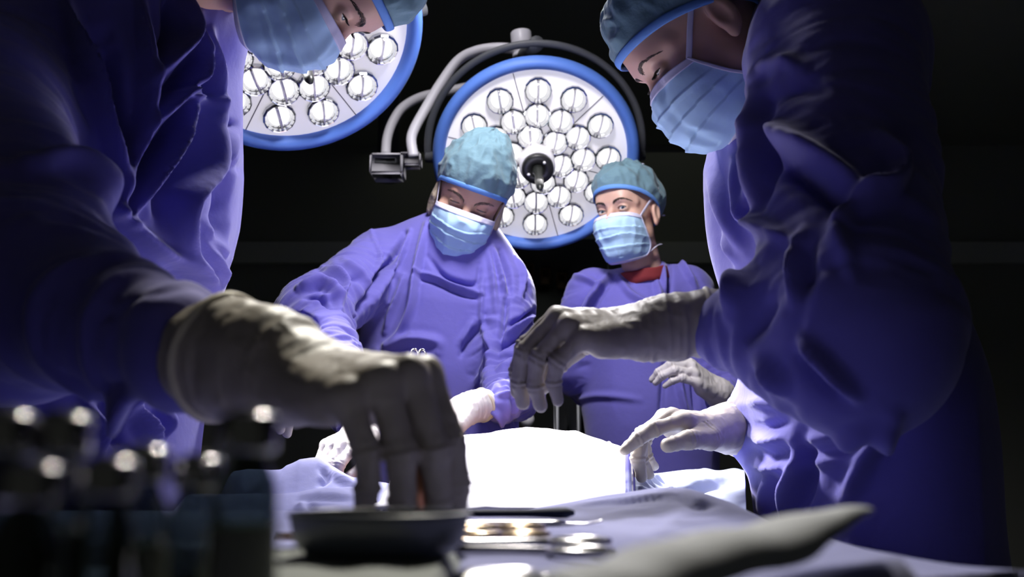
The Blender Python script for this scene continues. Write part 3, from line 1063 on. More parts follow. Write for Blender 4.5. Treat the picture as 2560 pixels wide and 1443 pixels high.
def arm_centre(L, Mx):
    Y = 2.80
    j0, j1 = at(1302, 82, Y), at(1308, 146, Y)
    d = nrm(j1 - j0)
    b = MB(); b.lathe([(.0, -.001), (.029, 0), (.031, .003), (.031, .064), (.0295, .066), (.0295, .069), (.031, .071), (.031, .078), (.027, .080), (.0, .081)], 32, frame(j0 - d * .002, d))
    b.out('swivel_joint', M['armgrey'], L)
    top = xf(Mx, [(0, .316, -.066)])[0]
    b = MB(); b.tube([j1 - d * .005, top + (0, 0, .0)], .022, 14); b.out('yoke_neck', M['lampshell'], L)
    p = [at(1290, 122, Y), at(1240, 120, Y + .01), at(1190, 128, Y + .02), at(1145, 152, Y + .03), at(1100, 212, Y + .03), at(1062, 275, Y + .03), at(1036, 322, Y + .03), at(1028, 352, Y + .03), at(1034, 392, Y + .03)]
    b = MB(); b.tube(spline(p, 8), .0155, 16); b.out('curved_tube', M['armgrey'], L)
    p = [at(1180, 215, 3.16), at(1120, 228, 3.15), at(1055, 242, 3.13), at(1008, 268, 3.1), at(982, 305, 3.08), at(968, 345, 3.06), at(964, 388, 3.04)]
    b = MB(); b.tube(spline(p, 8), .0155, 16); b.out('curved_tube', M['armgrey'], L)
    c = at(1027, 400, 2.98); b = MB(); b.box(c - (.033, .03, .024), c + (.033, .03, .018), .005); b.out('arm_knuckle', M['armgrey'], L)
    c = at(970, 418, 2.95); q = MB(); q.box(c - (.050, .05, .034), c + (.050, .06, .032), .007); hb = q.out('spring_arm_head', M['armgrey'], L)
    b = MB(); b.box(c + (-.034, -.053, -.002), c + (.030, -.049, .014), .001); b.out('arm_cover', M['lampshell'], hb)
    v = nrm(c - CAM)
    e = c + v * 1.1
    b = MB(); b.tube([c + v * .04, e], [.03, .03], 14); b.out('spring_arm', M['lampshell'], L)
    b = MB(); b.tube([e + (0, 0, -.06), (e[0], e[1], 3.1)], .045, 18); b.out('ceiling_post', M['lampshell'], L)
    b = MB(); b.tube([(e[0], e[1], 3.04), (e[0], e[1], 3.1)], .13, 28); b.out('ceiling_flange', M['lampshell'], L)


def arm_left(L, Mx):
    top = xf(Mx, [(0, .316, -.066)])[0]
    e = top + np.array([-.35, .35, .28])
    b = MB(); b.tube(spline([top - (0, 0, .01), top + (0, .03, .08), top + (-.12, .15, .22), e], 8), .0155, 14); b.out('curved_tube', M['armgrey'], L)
    b = MB(); b.tube([e + (0, 0, -.05), (e[0], e[1], 3.1)], .045, 18); b.out('ceiling_post', M['lampshell'], L)
    b = MB(); b.tube([(e[0], e[1], 3.04), (e[0], e[1], 3.1)], .13, 28); b.out('ceiling_flange', M['lampshell'], L)


def lamp_normal(c, tilt, dx, dy):
    v = nrm(c - CAM)
    r = nrm(np.cross(v, (0, 0, 1))); u = np.cross(r, v)
    return nrm(-v * math.cos(tilt) + (r * dx - u * dy) / math.hypot(dx, dy) * math.sin(tilt))


TARGET = (.03, 1.66, 1.02)
cC = at(1341, 395, 2.78)
surgical_lamp('round surgical lamp with lit lenses behind the two surgeons standing in the middle', cC, lamp_normal(cC, math.radians(23), .12, 1), math.radians(4), 185, TARGET, arm_centre, 42)
cL = at(731, 87, 2.10)
surgical_lamp('round surgical lamp behind the masked face looking straight down at left', cL, lamp_normal(cL, math.radians(28), .40, .92), math.radians(16), 440, TARGET, arm_left, 46)


# ------------------------------------------------------------------ the four people in gowns
def A(*q): return at(*q)


# the man in the middle, bowed over the field
uD = (0.30, .10, .95)
Hc = head_matrix(A(1176, 492, 2.40), (-.02, -.87, -.47), uD)
J = dict(torso=[(A(1135, 650, 2.47), A(1115, 770, 2.47), .13, .19, .62), (A(1115, 770, 2.47), A(1090, 980, 2.46), .19, .175, .66), (A(1090, 980, 2.46), np.array([-.17, 2.46, .45]), .175, .23, .75)],
         arms=[[(A(948, 668, 2.46), .080), (A(778, 795, 2.16), .077), (A(903, 1075, 1.86), .043)],
               [(A(1248, 738, 2.46), .080), (A(1280, 962, 2.32), .068), (A(1258, 1012, 2.10), .037)]],
         extra=[(A(1140, 622, 2.46), A(960, 655, 2.46), .078, .078), (A(1150, 625, 2.46), A(1245, 720, 2.46), .078, .078), (A(1148, 600, 2.44), A(1142, 660, 2.45), .070, .085)],
         k=.035, bunch=.010, gain=2.5, h=.0034)
fC = [([(1012, 580), (985, 640), (945, 690), (912, 755), (885, 800)], 7, -.016, 'c'), ([(1022, 575), (1000, 640), (960, 700), (930, 760)], 8, .008),
      ([(1066, 560), (1048, 640), (1038, 700), (1028, 770), (1000, 830), (965, 860)], 9, .011), ([(1010, 690), (985, 760), (962, 830)], 8, .008),
      ([(1038, 680), (1085, 692), (1140, 715), (1205, 735)], 7, .008), ([(1040, 694), (1090, 706), (1140, 729), (1200, 748)], 5, -.006, 'c'),
      ([(1068, 640), (1110, 690), (1160, 708), (1195, 706), (1200, 660)], 6, -.006, 'c'), ([(1205, 690), (1203, 780), (1205, 840)], 6, .005),
      ([(1200, 812), (1172, 850), (1152, 890)], 5, -.010, 'c'), ([(1185, 800), (1150, 860)], 8, .006), ([(1210, 820), (1235, 890), (1215, 960)], 9, .008),
      ([(1342, 775), (1300, 800), (1264, 812)], 6, -.010, 'c'), ([(1340, 800), (1300, 840), (1245, 872)], 5, -.013, 'c'), ([(1335, 790), (1290, 820), (1250, 850)], 7, .009),
      ([(1266, 740), (1262, 790), (1245, 880)], 6, -.011, 'c'), ([(1252, 625), (1270, 680), (1276, 740)], 6, -.010, 'c'), ([(1232, 615), (1250, 680), (1262, 740)], 6, .008),
      ([(1222, 620), (1232, 700), (1240, 780)], 7, .006), ([(1290, 640), (1310, 690), (1300, 750)], 6, .006),
      ([(808, 675), (840, 690), (860, 715), (850, 745)], 7, .012), ([(800, 690), (830, 705), (846, 735)], 5, -.011, 'c'), ([(815, 660), (870, 690), (910, 700)], 7, -.006, 'c'),
      ([(745, 720), (800, 712), (838, 745), (850, 775)], 8, .012), ([(760, 745), (800, 745), (825, 770)], 5, -.008, 'c'),
      ([(712, 808), (755, 815), (790, 845), (812, 880)], 7, .012), ([(720, 790), (765, 790), (800, 830)], 5, -.010, 'c'), ([(730, 830), (765, 845), (790, 880)], 5, -.008, 'c'),
      ([(950, 880), (1020, 850), (1090, 856), (1095, 880)], 14, .009), ([(860, 655), (900, 690), (925, 730)], 8, .007), ([(930, 580), (950, 640), (930, 700)], 7, .006), ([(935, 585), (960, 650)], 5, -.006, 'c'),
      ([(1240, 990), (1290, 985), (1330, 1000)], 6, .006), ([(1225, 1020), (1250, 1040), (1262, 1075)], 6, .007), ([(1275, 975), (1285, 1020), (1280, 1060)], 5, -.007, 'c'), ([(1255, 950), (1300, 935), (1335, 940)], 5, -.008, 'c'), ([(1245, 925), (1300, 910), (1338, 915)], 6, .007)]
pC, gC = person('person in purple gown and tall teal cap bowing with lowered eyes in the middle', J, (0, -1, 0), fC, None, 2,
                look=dict(M=Hc, up=.02, low=.16, gaze=(0, .8, -.6), skin='tanned', scale=1.06, sideburn=True, brow=.0046, browmat='greybrow', frown=-1.0, lift=-.002, lash=.004, droop=-.9,
                          cap=dict(height=.128, seed=2, brim=.040, bouff=1.2)))
fist = [(25, 40, 25), (32, 45, 28), (36, 50, 30), (40, 52, 30)]
make_glove('glove', 'L', A(1163, 1020, 2.05), A(1085, 1064, 1.97) - A(1163, 1020, 2.05), (.1, -.35, .9), fist, (6, 1, -4, -10), [(-.046, .050, -.022), (-.052, .082, -.038), (-.044, .104, -.052)], pC, A(1213, 1012, 2.09), .048, cuff_r=.033, gm='litglove')
make_glove('glove', 'R', A(905, 1092, 1.83), A(842, 1116, 1.74) - A(905, 1092, 1.83), (.1, -.2, .97), [(30, 55, 30), (38, 60, 35), (42, 60, 35), (45, 60, 30)], (5, 0, -5, -10), [(-.045, .052, -.020), (-.046, .086, -.034), (-.034, .108, -.044)], pC, A(903, 1045, 1.89), .05, cuff_r=.033, gm='litglove')

# the woman behind
Hw = head_matrix(A(1572, 533, 2.70), (-.60, -.79, -.10), (-.05, .02, 1))
J = dict(torso=[(A(1602, 770, 2.77), A(1585, 838, 2.76), .108, .165, .62), (A(1585, 838, 2.76), A(1628, 1040, 2.74), .165, .155, .7), (A(1628, 1040, 2.74), np.array([.40, 2.74, .45]), .155, .20, .8)],
         arms=[[(A(1478, 738, 2.76), .068), (A(1424, 915, 2.76), .060), (A(1512, 1000, 2.97), .040)],
               [(A(1716, 735, 2.78), .068), (A(1868, 1075, 2.62), .060), (A(1806, 990, 2.47), .040)]],
         extra=[(A(1584, 750, 2.77), A(1490, 740, 2.76), .060, .064), (A(1620, 738, 2.77), A(1716, 725, 2.78), .066, .066)], k=.035, bunch=.008, gain=2.2, h=.0036)
fW = [([(1520, 685), (1480, 740), (1450, 800), (1425, 850)], 8, .012), ([(1535, 690), (1490, 760), (1455, 830)], 5, -.009, 'c'), ([(1435, 690), (1470, 700), (1500, 715)], 7, .008),
      ([(1545, 690), (1580, 740), (1640, 770)], 9, .008), ([(1640, 700), (1645, 760), (1610, 790)], 8, .010), ([(1672, 660), (1672, 740)], 5, -.012, 'c'), ([(1700, 655), (1740, 720)], 7, .010), ([(1655, 665), (1660, 740)], 8, .010),
      ([(1662, 900), (1655, 980), (1650, 1060)], 5, -.010, 'c'), ([(1690, 900), (1700, 980), (1720, 1050)], 8, .010), ([(1730, 940), (1740, 1040)], 6, -.008, 'c'), ([(1440, 1000), (1500, 990), (1600, 1000)], 9, .005),
      ([(1380, 775), (1400, 800), (1410, 850)], 6, .006)]
pW, gW = person('person in purple gown with a red collar under the chin, eyes glancing sideways', J, (-.2, -.98, 0), fW, None, 5,
                look=dict(M=Hw, up=.36, low=.30, gaze=(-.30, .93, -.08), slim=.004, brow=.0034, scale=1.03, lift=.0005, lash=.006, droop=.1, frown=-.3,
                          mask=dict(drop=.0035), cap=dict(height=.108, seed=6, brim=.052, slim=.002, bouff=.9, tail=[[(.02, -.12, .02), (.0, -.150, .008), (-.03, -.152, .002)], [(.01, -.09, .105), (-.02, -.05, .131), (-.045, -.03, .131)]])))
n0, n1 = xf(Hw, [(0, -.036, -.152)])[0], xf(Hw, [(0, -.046, -.235)])[0]
Mn = frame(n0, nrm(n1 - n0), (1, 0, 0))
b = MB()
rows = []
for k, (rr, hh) in enumerate([(.0655, .008), (.0680, .005), (.0700, .009), (.0715, .026), (.0735, .040)]):
    t = np.linspace(0, 2 * math.pi, 60)
    fr_ = np.exp(-((t - 4.45) / .9) ** 2)
    rows.append(np.stack([rr * np.cos(t), rr * np.sin(t) * 1.05, hh + .012 * fr_ + .0012 * np.sin(t * 7)], 1))
b.grid(xf(Mn, np.array(rows))); o = b.out('red_collar', M['collar'], pW)
o.modifiers.new('thickness', 'SOLIDIFY').thickness = .003
make_glove('glove', 'L', A(1797, 980, 2.44), A(1726, 922, 2.38) - A(1797, 980, 2.44), (-.15, -.7, .7), [(40, 46, 25), (36, 44, 25), (32, 42, 22), (26, 40, 20)], (8, 2, -4, -12), [(-.040, .052, -.028), (-.030, .080, -.040), (-.016, .10, -.046)], pW, A(1815, 1000, 2.47), .03, size=1.12, cuff_r=.032, gm='litglove')
make_glove('glove', 'R', A(1530, 1006, 3.00), A(1600, 1030, 3.03) - A(1530, 1006, 3.00), (.1, .8, .3), [(55, 60, 30), (58, 62, 32), (60, 62, 32), (60, 60, 30)], (6, 1, -4, -10), [(-.046, .050, -.022), (-.052, .082, -.038), (-.044, .104, -.052)], pW, A(1505, 996, 2.965), .04, cuff_r=.033, gm='litglove')

# the man on the right, in profile
up_, f_ = np.array([-.70, .0, .71]), nrm([-.71, .06, -.70])
Mr = head_matrix((0, 0, 0), f_, up_)
Hr = Mr.copy(); Hr[:3, 3] = A(1640, 186, 1.28) - Mr[:3, :3] @ np.array([-.0315, .092, 0])
J = dict(torso=[(A(2075, 190, 1.40), A(2020, 520, 1.40), .165, .205, .62), (A(2020, 520, 1.40), A(2146, 1060, 1.40), .205, .20, .64), (A(2146, 1060, 1.40), np.array([.52, 1.40, .42]), .20, .235, .72)],
         arms=[[(A(2085, 150, 1.16), .098), (A(2140, 840, .96), .086), (A(1800, 824, 1.05), .032)],
               [(A(2040, 200, 1.60), .09), (A(2090, 900, 1.62), .07), (A(1872, 1078, 1.50), .043)]],
         extra=[(A(2020, 120, 1.38), A(1905, 240, 1.38), .10, .066), (A(2040, 120, 1.38), A(2085, 130, 1.18), .11, .10)], k=.04, bunch=.005, gain=1.15, wgain=1.5)
fR = [([(1851, 132), (1843, 253), (1847, 363)], 12, .016), ([(1868, 230), (1862, 330), (1848, 380)], 8, -.014, 'c'), ([(1892, 200), (1898, 316), (1893, 474), (1880, 545)], 13, .024), ([(1912, 250), (1922, 380), (1915, 520)], 13, -.022, 'c'),
      ([(1848, 400), (1856, 480), (1886, 545), (1990, 612)], 11, .018), ([(1919, 316), (1990, 370), (2040, 411), (2156, 500)], 20, .028), ([(1940, 400), (2040, 470), (2130, 540)], 18, -.022, 'c'),
      ([(2190, 345), (2240, 420), (2215, 480), (2130, 530), (2100, 610), (2125, 680)], 15, .022), ([(2019, 590), (1998, 685), (1990, 760)], 9, .016), ([(2040, 620), (2020, 720)], 10, -.012, 'c'),
      ([(1784, 430), (1820, 540), (1868, 640)], 13, .014), ([(1770, 500), (1790, 600), (1830, 690)], 10, -.010, 'c'), ([(1800, 590), (1850, 660)], 10, .010), ([(1880, 700), (1850, 760), (1838, 790)], 16, .02), ([(1940, 740), (1900, 800), (1870, 860)], 14, -.016, 'c'),
      ([(1900, 180), (1960, 160), (2010, 180)], 14, .010), ([(1910, 260), (1980, 230), (2060, 240)], 14, -.010, 'c'), ([(2010, 850), (2060, 900), (2140, 985)], 12, .022), ([(1990, 880), (2060, 960), (2110, 1000)], 10, -.014, 'c'),
      ([(1910, 900), (1960, 950), (1985, 985)], 11, .016), ([(1850, 1010), (1900, 1005), (1960, 1010)], 10, .012), ([(1855, 1060), (1900, 1072), (1980, 1050)], 9, -.012, 'c'), ([(1862, 1090), (1910, 1105), (1980, 1090)], 10, .014),
      ([(1865, 1130), (1920, 1140), (1985, 1120)], 9, -.012, 'c'), ([(1868, 1165), (1920, 1172), (1990, 1165)], 10, .012), ([(1985, 1110), (2000, 1160), (1975, 1220), (1965, 1310)], 12, .02), ([(2010, 1080), (2020, 1180), (2000, 1280)], 14, -.022, 'c'),
      ([(1905, 1190), (1900, 1260), (1915, 1330)], 9, .012), ([(1930, 1190), (1935, 1300)], 8, -.012, 'c'), ([(2230, 1040), (2170, 1140), (2120, 1240)], 16, .024), ([(1990, 1110), (2080, 1090), (2200, 1060)], 11, .014), ([(2000, 1160), (2100, 1150), (2170, 1130)], 10, .010)]
pR, gR = person('person in purple gown in profile at right, masked face tipped down, gloved arm outstretched', J, (-1, 0, 0), fR, None, 8,
                look=dict(M=Hr, up=.16, low=.26, gaze=(-.05, .86, -.5), skin='skin', brow=.0034, browmat='greybrow', lash=.009, lashes=22, droop=-.5,
                          cap=dict(height=.104, seed=9, brim=.048, bouff=.8), mask=dict(bulge=1.02)))
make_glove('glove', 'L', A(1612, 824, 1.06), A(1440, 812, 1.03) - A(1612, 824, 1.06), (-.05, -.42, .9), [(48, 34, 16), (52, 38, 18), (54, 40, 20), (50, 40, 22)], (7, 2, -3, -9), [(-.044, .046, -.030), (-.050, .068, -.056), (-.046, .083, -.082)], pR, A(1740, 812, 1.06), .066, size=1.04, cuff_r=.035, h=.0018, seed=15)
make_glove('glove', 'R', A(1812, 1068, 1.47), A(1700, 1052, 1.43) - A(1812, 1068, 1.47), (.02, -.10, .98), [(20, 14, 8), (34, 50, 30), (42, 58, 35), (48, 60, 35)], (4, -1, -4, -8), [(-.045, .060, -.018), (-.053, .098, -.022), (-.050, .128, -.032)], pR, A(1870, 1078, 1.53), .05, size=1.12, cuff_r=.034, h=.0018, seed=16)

# the person on the left, looking straight down
up_, f_ = np.array([.955, 0, .30]), nrm([.30, .16, -.955])
Ml = head_matrix((0, 0, 0), f_, up_)
Hl = Ml.copy(); Hl[:3, 3] = A(862, 52, 1.22) - Ml[:3, :3] @ np.array([.0315, .092, 0])
J = dict(torso=[(A(415, 20, 1.33), A(322, 450, 1.33), .160, .205, .62), (A(322, 450, 1.33), A(190, 1060, 1.31), .205, .20, .62), (A(190, 1060, 1.31), np.array([-.60, 1.31, .42]), .20, .235, .7)],
         arms=[[(A(-90, 150, 1.14), .102), (A(50, 745, .85), .085), (A(440, 880, .72), .037)],
               [(A(300, 120, 1.54), .09), (A(380, 800, 1.56), .072), (A(540, 930, 1.46), .042)]],
         extra=[(A(400, -20, 1.31), A(500, 60, 1.31), .10, .056), (A(380, 0, 1.31), A(-40, 90, 1.18), .11, .11)], k=.04, bunch=.005, gain=2.0, wgain=1.35)
fL = [([(160, -10), (200, 132), (226, 226), (274, 348), (295, 432), (287, 527)], 15, .028), ([(353, -10), (361, 210), (358, 316), (326, 421), (287, 527)], 11, .020), ([(250, 100), (280, 240), (320, 380)], 22, -.026, 'c'),
      ([(465, -20), (458, 95), (410, 165), (363, 216)], 13, .022), ([(420, -20), (425, 80), (390, 150)], 9, -.016, 'c'), ([(495, 32), (484, 184), (430, 260), (363, 326)], 11, .018), ([(480, 150), (430, 220), (370, 280)], 10, -.016, 'c'),
      ([(495, 237), (463, 326), (390, 437), (316, 553)], 11, .018), ([(470, 250), (420, 350), (330, 450)], 13, -.020, 'c'), ([(525, 80), (540, 200), (545, 300)], 9, .012), ([(505, 60), (520, 190), (528, 240)], 7, -.010, 'c'),
      ([(542, 263), (527, 411), (458, 500), (455, 580), (480, 640), (520, 690)], 15, .020), ([(500, 270), (470, 400), (420, 480), (410, 560)], 14, -.016, 'c'), ([(430, 215), (470, 225), (520, 245)], 5, -.010, 'c'), ([(445, 240), (490, 240), (535, 250)], 6, .009),
      ([(585, 330), (575, 380), (560, 440)], 8, .010), ([(596, 420), (575, 430), (570, 520), (540, 620)], 12, -.014, 'c'), ([(560, 300), (590, 318)], 5, -.008, 'c'), ([(520, 600), (545, 660), (560, 720)], 9, .010), ([(560, 640), (530, 560)], 12, .010),
      ([(60, 420), (174, 421), (279, 527), (316, 558), (400, 627), (495, 680), (560, 750)], 16, .016), ([(420, 650), (480, 700), (520, 760)], 14, -.012, 'c'),
      ([(290, 990), (350, 1050), (400, 1110)], 12, .020), ([(215, 1010), (240, 1080), (250, 1130)], 12, .018), ([(330, 985), (290, 1010), (310, 1060)], 14, .016), ([(420, 1015), (410, 1100)], 10, .014), ([(270, 1020), (310, 1120)], 12, -.016, 'c')]
pL, gL = person('person in purple gown at left, masked face looking straight down, reaching for instruments', J, (1, 0, 0), fL, None, 11,
                look=dict(M=Hl, up=.24, low=.26, gaze=(.25, .95, .05), brow=.0046, lash=.007, lashes=20, droop=-.1, frown=-.4,
                          cap=dict(height=.104, seed=12, brim=.048, bouff=.8), mask=dict(bulge=1.03)))
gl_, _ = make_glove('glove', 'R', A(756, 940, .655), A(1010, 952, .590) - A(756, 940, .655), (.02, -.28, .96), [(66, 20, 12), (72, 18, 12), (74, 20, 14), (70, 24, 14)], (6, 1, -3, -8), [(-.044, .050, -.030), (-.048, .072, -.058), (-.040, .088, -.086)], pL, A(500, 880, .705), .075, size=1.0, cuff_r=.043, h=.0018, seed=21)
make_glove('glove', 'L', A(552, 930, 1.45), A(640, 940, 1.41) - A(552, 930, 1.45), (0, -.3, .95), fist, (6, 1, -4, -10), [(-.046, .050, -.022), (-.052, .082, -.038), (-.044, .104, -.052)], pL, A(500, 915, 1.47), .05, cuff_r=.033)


# ------------------------------------------------------------------ operating table, patient and drapes
def sst(a, b, x):
    t = np.clip((x - a) / (b - a), 0, 1); return t * t * (3 - 2 * t)


def pfold(V, pts, w, amp, zdir=(0, 0, 1)):
    N = np.tile(np.array([0, -.3, .95]), (len(V), 1))
    return fold(V, N, pts, w, amp)[:, None] * np.asarray(zdir, float)


ot = thing('operating_table', (0, 1.25, 0), 'operating table hidden under the white and blue drapes between the surgeons', 'operating table')
b = MB(); b.box((-.26, .46, .80), (.20, 2.10, .85), .012); b.out('table_top', M['satin'], ot)
b = MB(); b.box((-.25, .47, .85), (.19, 2.09, .90), .015); b.out('table_pad', M['pad'], ot)
b = MB(); b.box((-.13, 1.05, .12), (.11, 1.40, .80), .02); b.out('table_column', M['satin'], ot)
b = MB(); b.box((-.22, .75, .0), (.20, 1.70, .12), .02); b.out('table_base', M['satin'], ot)

pt = [np.array(q) for q in [(0.02, 2.02, 1.0), (.02, 1.72, .968), (.0, 1.36, .945)]]


def patient_field(P):
    d = cone(P, pt[1], pt[2], .11, .06, (0, 0, 1), .5)
    d = smin(d, ell(P, (.03, 1.72, .986), (.13, .14, .072)), .04)
    d = smin(d, cone(P, (.02, 1.85, .985), (.02, 1.99, .985), .06, .05), .03)
    d = smin(d, ell(P, (.02, 2.03, .985), (.072, .095, .082)), .03)
    for s in (-1, 1):
        d = smin(d, cone(P, (.0 + s * .06, 1.34, .938), (s * .085, .88, .934), .034, .030), .03)
        d = smin(d, cone(P, (s * .085, .88, .934), (s * .08, .52, .932), .030, .028), .02)
        d = smin(d, cone(P, (.02 + s * .16, 1.82, .945), (.02 + s * .15, 1.47, .938), .036, .03), .02)
    return d


V, Q = sdf_mesh(patient_field, (-.3, .38, .84), (.34, 2.2, 1.14), .010, 2)
tag(put('person', V, Q, M['tanned'], None, (0, 1.3, .9)), 'patient lying covered on the operating table, under the white drape', 'person')

nx, ny = 150, 190
us, ys = np.linspace(0, 1, nx), np.linspace(1.098, 1.90, ny)
U, Yg = np.meshgrid(us, ys)
X = -.165 + U * (.1195 * Yg + .165)
zt = np.interp(X, [-.2, -.08, .0, .06, .11, .145, .17, .19, .22], [1.05, 1.0745, 1.084, 1.089, 1.084, 1.075, 1.064, 1.052, 1.04])
fr = sst(1.25, 1.66, Yg) ** .8
Z = .990 + (zt - .990) * np.where(Yg < 1.7, fr, 1 - .35 * sst(1.72, 2.1, Yg))
G = np.stack([X, Yg, Z], -1).reshape(-1, 3)
G[:, 2] += .0035 * fbm(G * (9, 9, 0) + 3, 3, 2) + .0025 * ridged(G * (14, 5, 0) + 7, 5)
for p, w, a in [([(1370, 1097), (1450, 1097), (1500, 1103)], 4, -.004), ([(1520, 1085), (1525, 1110)], 5, .004), ([(1545, 1130), (1550, 1150)], 4, -.003), ([(1165, 1232), (1300, 1238), (1450, 1246)], 5, -.004), ([(1165, 1205), (1260, 1212)], 5, .003)]:
    G += pfold(G, p, w, a)
F = [(i * nx + j, i * nx + j + 1, (i + 1) * nx + j + 1, (i + 1) * nx + j) for i in range(ny - 1) for j in range(nx - 1)]
wd = put('surgical_drape', G, F, M['white'], None, (0, 1.6, .95))
wd.modifiers.new('thickness', 'SOLIDIFY').thickness = .003
tag(wd, 'white drape glowing under the lamps over the patient, edged by a stitched seam', 'drape')
g = G.reshape(ny, nx, 3)
sm_ = MB()
edge = g[26:-20, -4] + (0, 0, .002)
off = np.array([.0045, 0, 0])
sm_.grid(np.stack([edge - off, edge - off * .3 + (0, 0, .0018), edge + off * .3 + (0, 0, .0018), edge + off], 0))
so = sm_.out('stitched_seam', M['paleblue'], wd)
st = MB()
e2 = spline(edge[::8], 8)
for i in range(2, len(e2) - 2, 1):
    q = e2[i] + np.array([0, 0, .0024]); st.tube([q - off * .9 + (0, .0008, -.001), q + (0, 0, .0007), q + off * .9 + (0, -.0008, -.001)], .00045, 4)
st.out('overlock_stitching', M['thread'], so)

# gathered pale-blue cloth right of the seam
nx, ny = 150, 130
us, ys = np.linspace(0, 1, nx), np.linspace(1.22, 1.90, ny)
U, Yg = np.meshgrid(us, ys)
X = (.1195 * Yg + .003) + U * (.230 * Yg - .1195 * Yg - .003)
zt = np.interp(X, [.18, .20, .23, .28, .34, .5], [1.050, 1.028, 1.008, 1.008, 1.014, 1.012])
Z = .966 + (zt - .966) * sst(1.24, 1.60, Yg) ** .85
G = np.stack([X, Yg, Z], -1).reshape(-1, 3)
gath = np.exp(-U.ravel() * .14 / .035)
G[:, 2] += .0045 * gath * np.sin(Yg.ravel() * 230 + 3 * vnoise(G * (20, 12, 0), 2)) * .8 + .003 * fbm(G * (8, 14, 0), 9, 2)
for p, w, a in [([(1600, 1260), (1700, 1225), (1800, 1195), (1860, 1170)], 13, .010), ([(1690, 1250), (1770, 1215), (1850, 1205)], 12, -.009), ([(1850, 1155), (1800, 1165), (1740, 1180)], 6, .005), ([(1600, 1200), (1680, 1190), (1740, 1180)], 9, .006)]:
    G += pfold(G, p, w, a)
F = [(i * nx + j, i * nx + j + 1, (i + 1) * nx + j + 1, (i + 1) * nx + j) for i in range(ny - 1) for j in range(nx - 1)]
pd = put('surgical_drape', G, F, M['paleblue'], None, (.34, 1.5, .95))
pd.modifiers.new('thickness', 'SOLIDIFY').thickness = .003
tag(pd, 'pale blue gathered drape right of the stitched seam, below the hand with the pointing finger', 'drape')

# blue folds at the left of the table, seen past the big foreground hand
nx, ny = 110, 110
xs, ys = np.linspace(-.40, -.172, nx), np.linspace(1.12, 1.62, ny)
X, Yg = np.meshgrid(xs, ys)
G = np.stack([X, Yg, 0 * X + .968], -1).reshape(-1, 3)
px, _ = proj(G)
yA = np.interp(px, [700, 745, 790, 830, 880, 1000], [1175, 1147, 1143, 1165, 1190, 1215])      # crest of the rear fold
yB = np.interp(px, [700, 745, 800, 850, 890, 1000], [1235, 1232, 1218, 1220, 1222, 1235])      # crest of the front fold
zA = at(0, 0, 1.0)[2] * 0 + CAMZ + (1130 - yA) / FPX * 1.45
zB = CAMZ + (1130 - yB) / FPX * 1.27
y_ = G[:, 1]
G[:, 2] += np.maximum((zA - .968) * np.exp(-((y_ - 1.46) / .075) ** 2), (zB - .968) * np.exp(-((y_ - 1.26) / .065) ** 2) * .99)
G[:, 2] += .004 * fbm(G * (14, 10, 0), 4, 2) + .002 * ridged(G * (20, 9, 0), 6)
for p, w, a in [([(830, 1180), (850, 1200), (890, 1215)], 9, .010), ([(800, 1170), (820, 1190), (800, 1210)], 10, -.012), ([(740, 1250), (800, 1245), (880, 1250)], 8, -.004), ([(770, 1262), (790, 1280)], 8, -.006), ([(740, 1275), (760, 1262)], 10, .005)]:
    G += pfold(G, p, w, a)
F = [(i * nx + j, i * nx + j + 1, (i + 1) * nx + j + 1, (i + 1) * nx + j) for i in range(ny - 1) for j in range(nx - 1)]
bd = put('surgical_drape', G, F, M['blue'], None, (-.28, 1.35, .9))
bd.modifiers.new('thickness', 'SOLIDIFY').thickness = .003
tag(bd, 'rumpled blue drape left of the big foreground hand, below small gloved fingertips', 'drape')

# ------------------------------------------------------------------ instrument stand with its blue cloth
stn = thing('instrument_stand', (-.1, .62, 0), 'instrument stand hidden under the blue cloth in the foreground', 'stand')
b = MB(); b.box((-.59, .345, .972), (.055, 1.05, .985), .004); b.out('stand_top', M['satin'], stn)
b = MB(); b.tube([(-.50, .9, .04), (-.50, .9, .96)], .018, 16); b.tube([(-.50, .9, .950), (-.25, .8, .950)], .016, 12); b.out('stand_post', M['satin'], stn)
b = MB(); b.box((-.66, .45, .0), (-.60, 1.05, .04), .008); b.box((-.62, .87, .0), (-.26, .93, .04), .008); b.out('stand_base', M['satin'], stn)

CLOTH_Z = .990
ridge = np.array([at(2175, 1282, .44), at(2040, 1306, .41), at(1880, 1345, .37), at(1700, 1392, .335), at(1560, 1432, .31), at(1380, 1490, .285), at(1150, 1570, .26)])


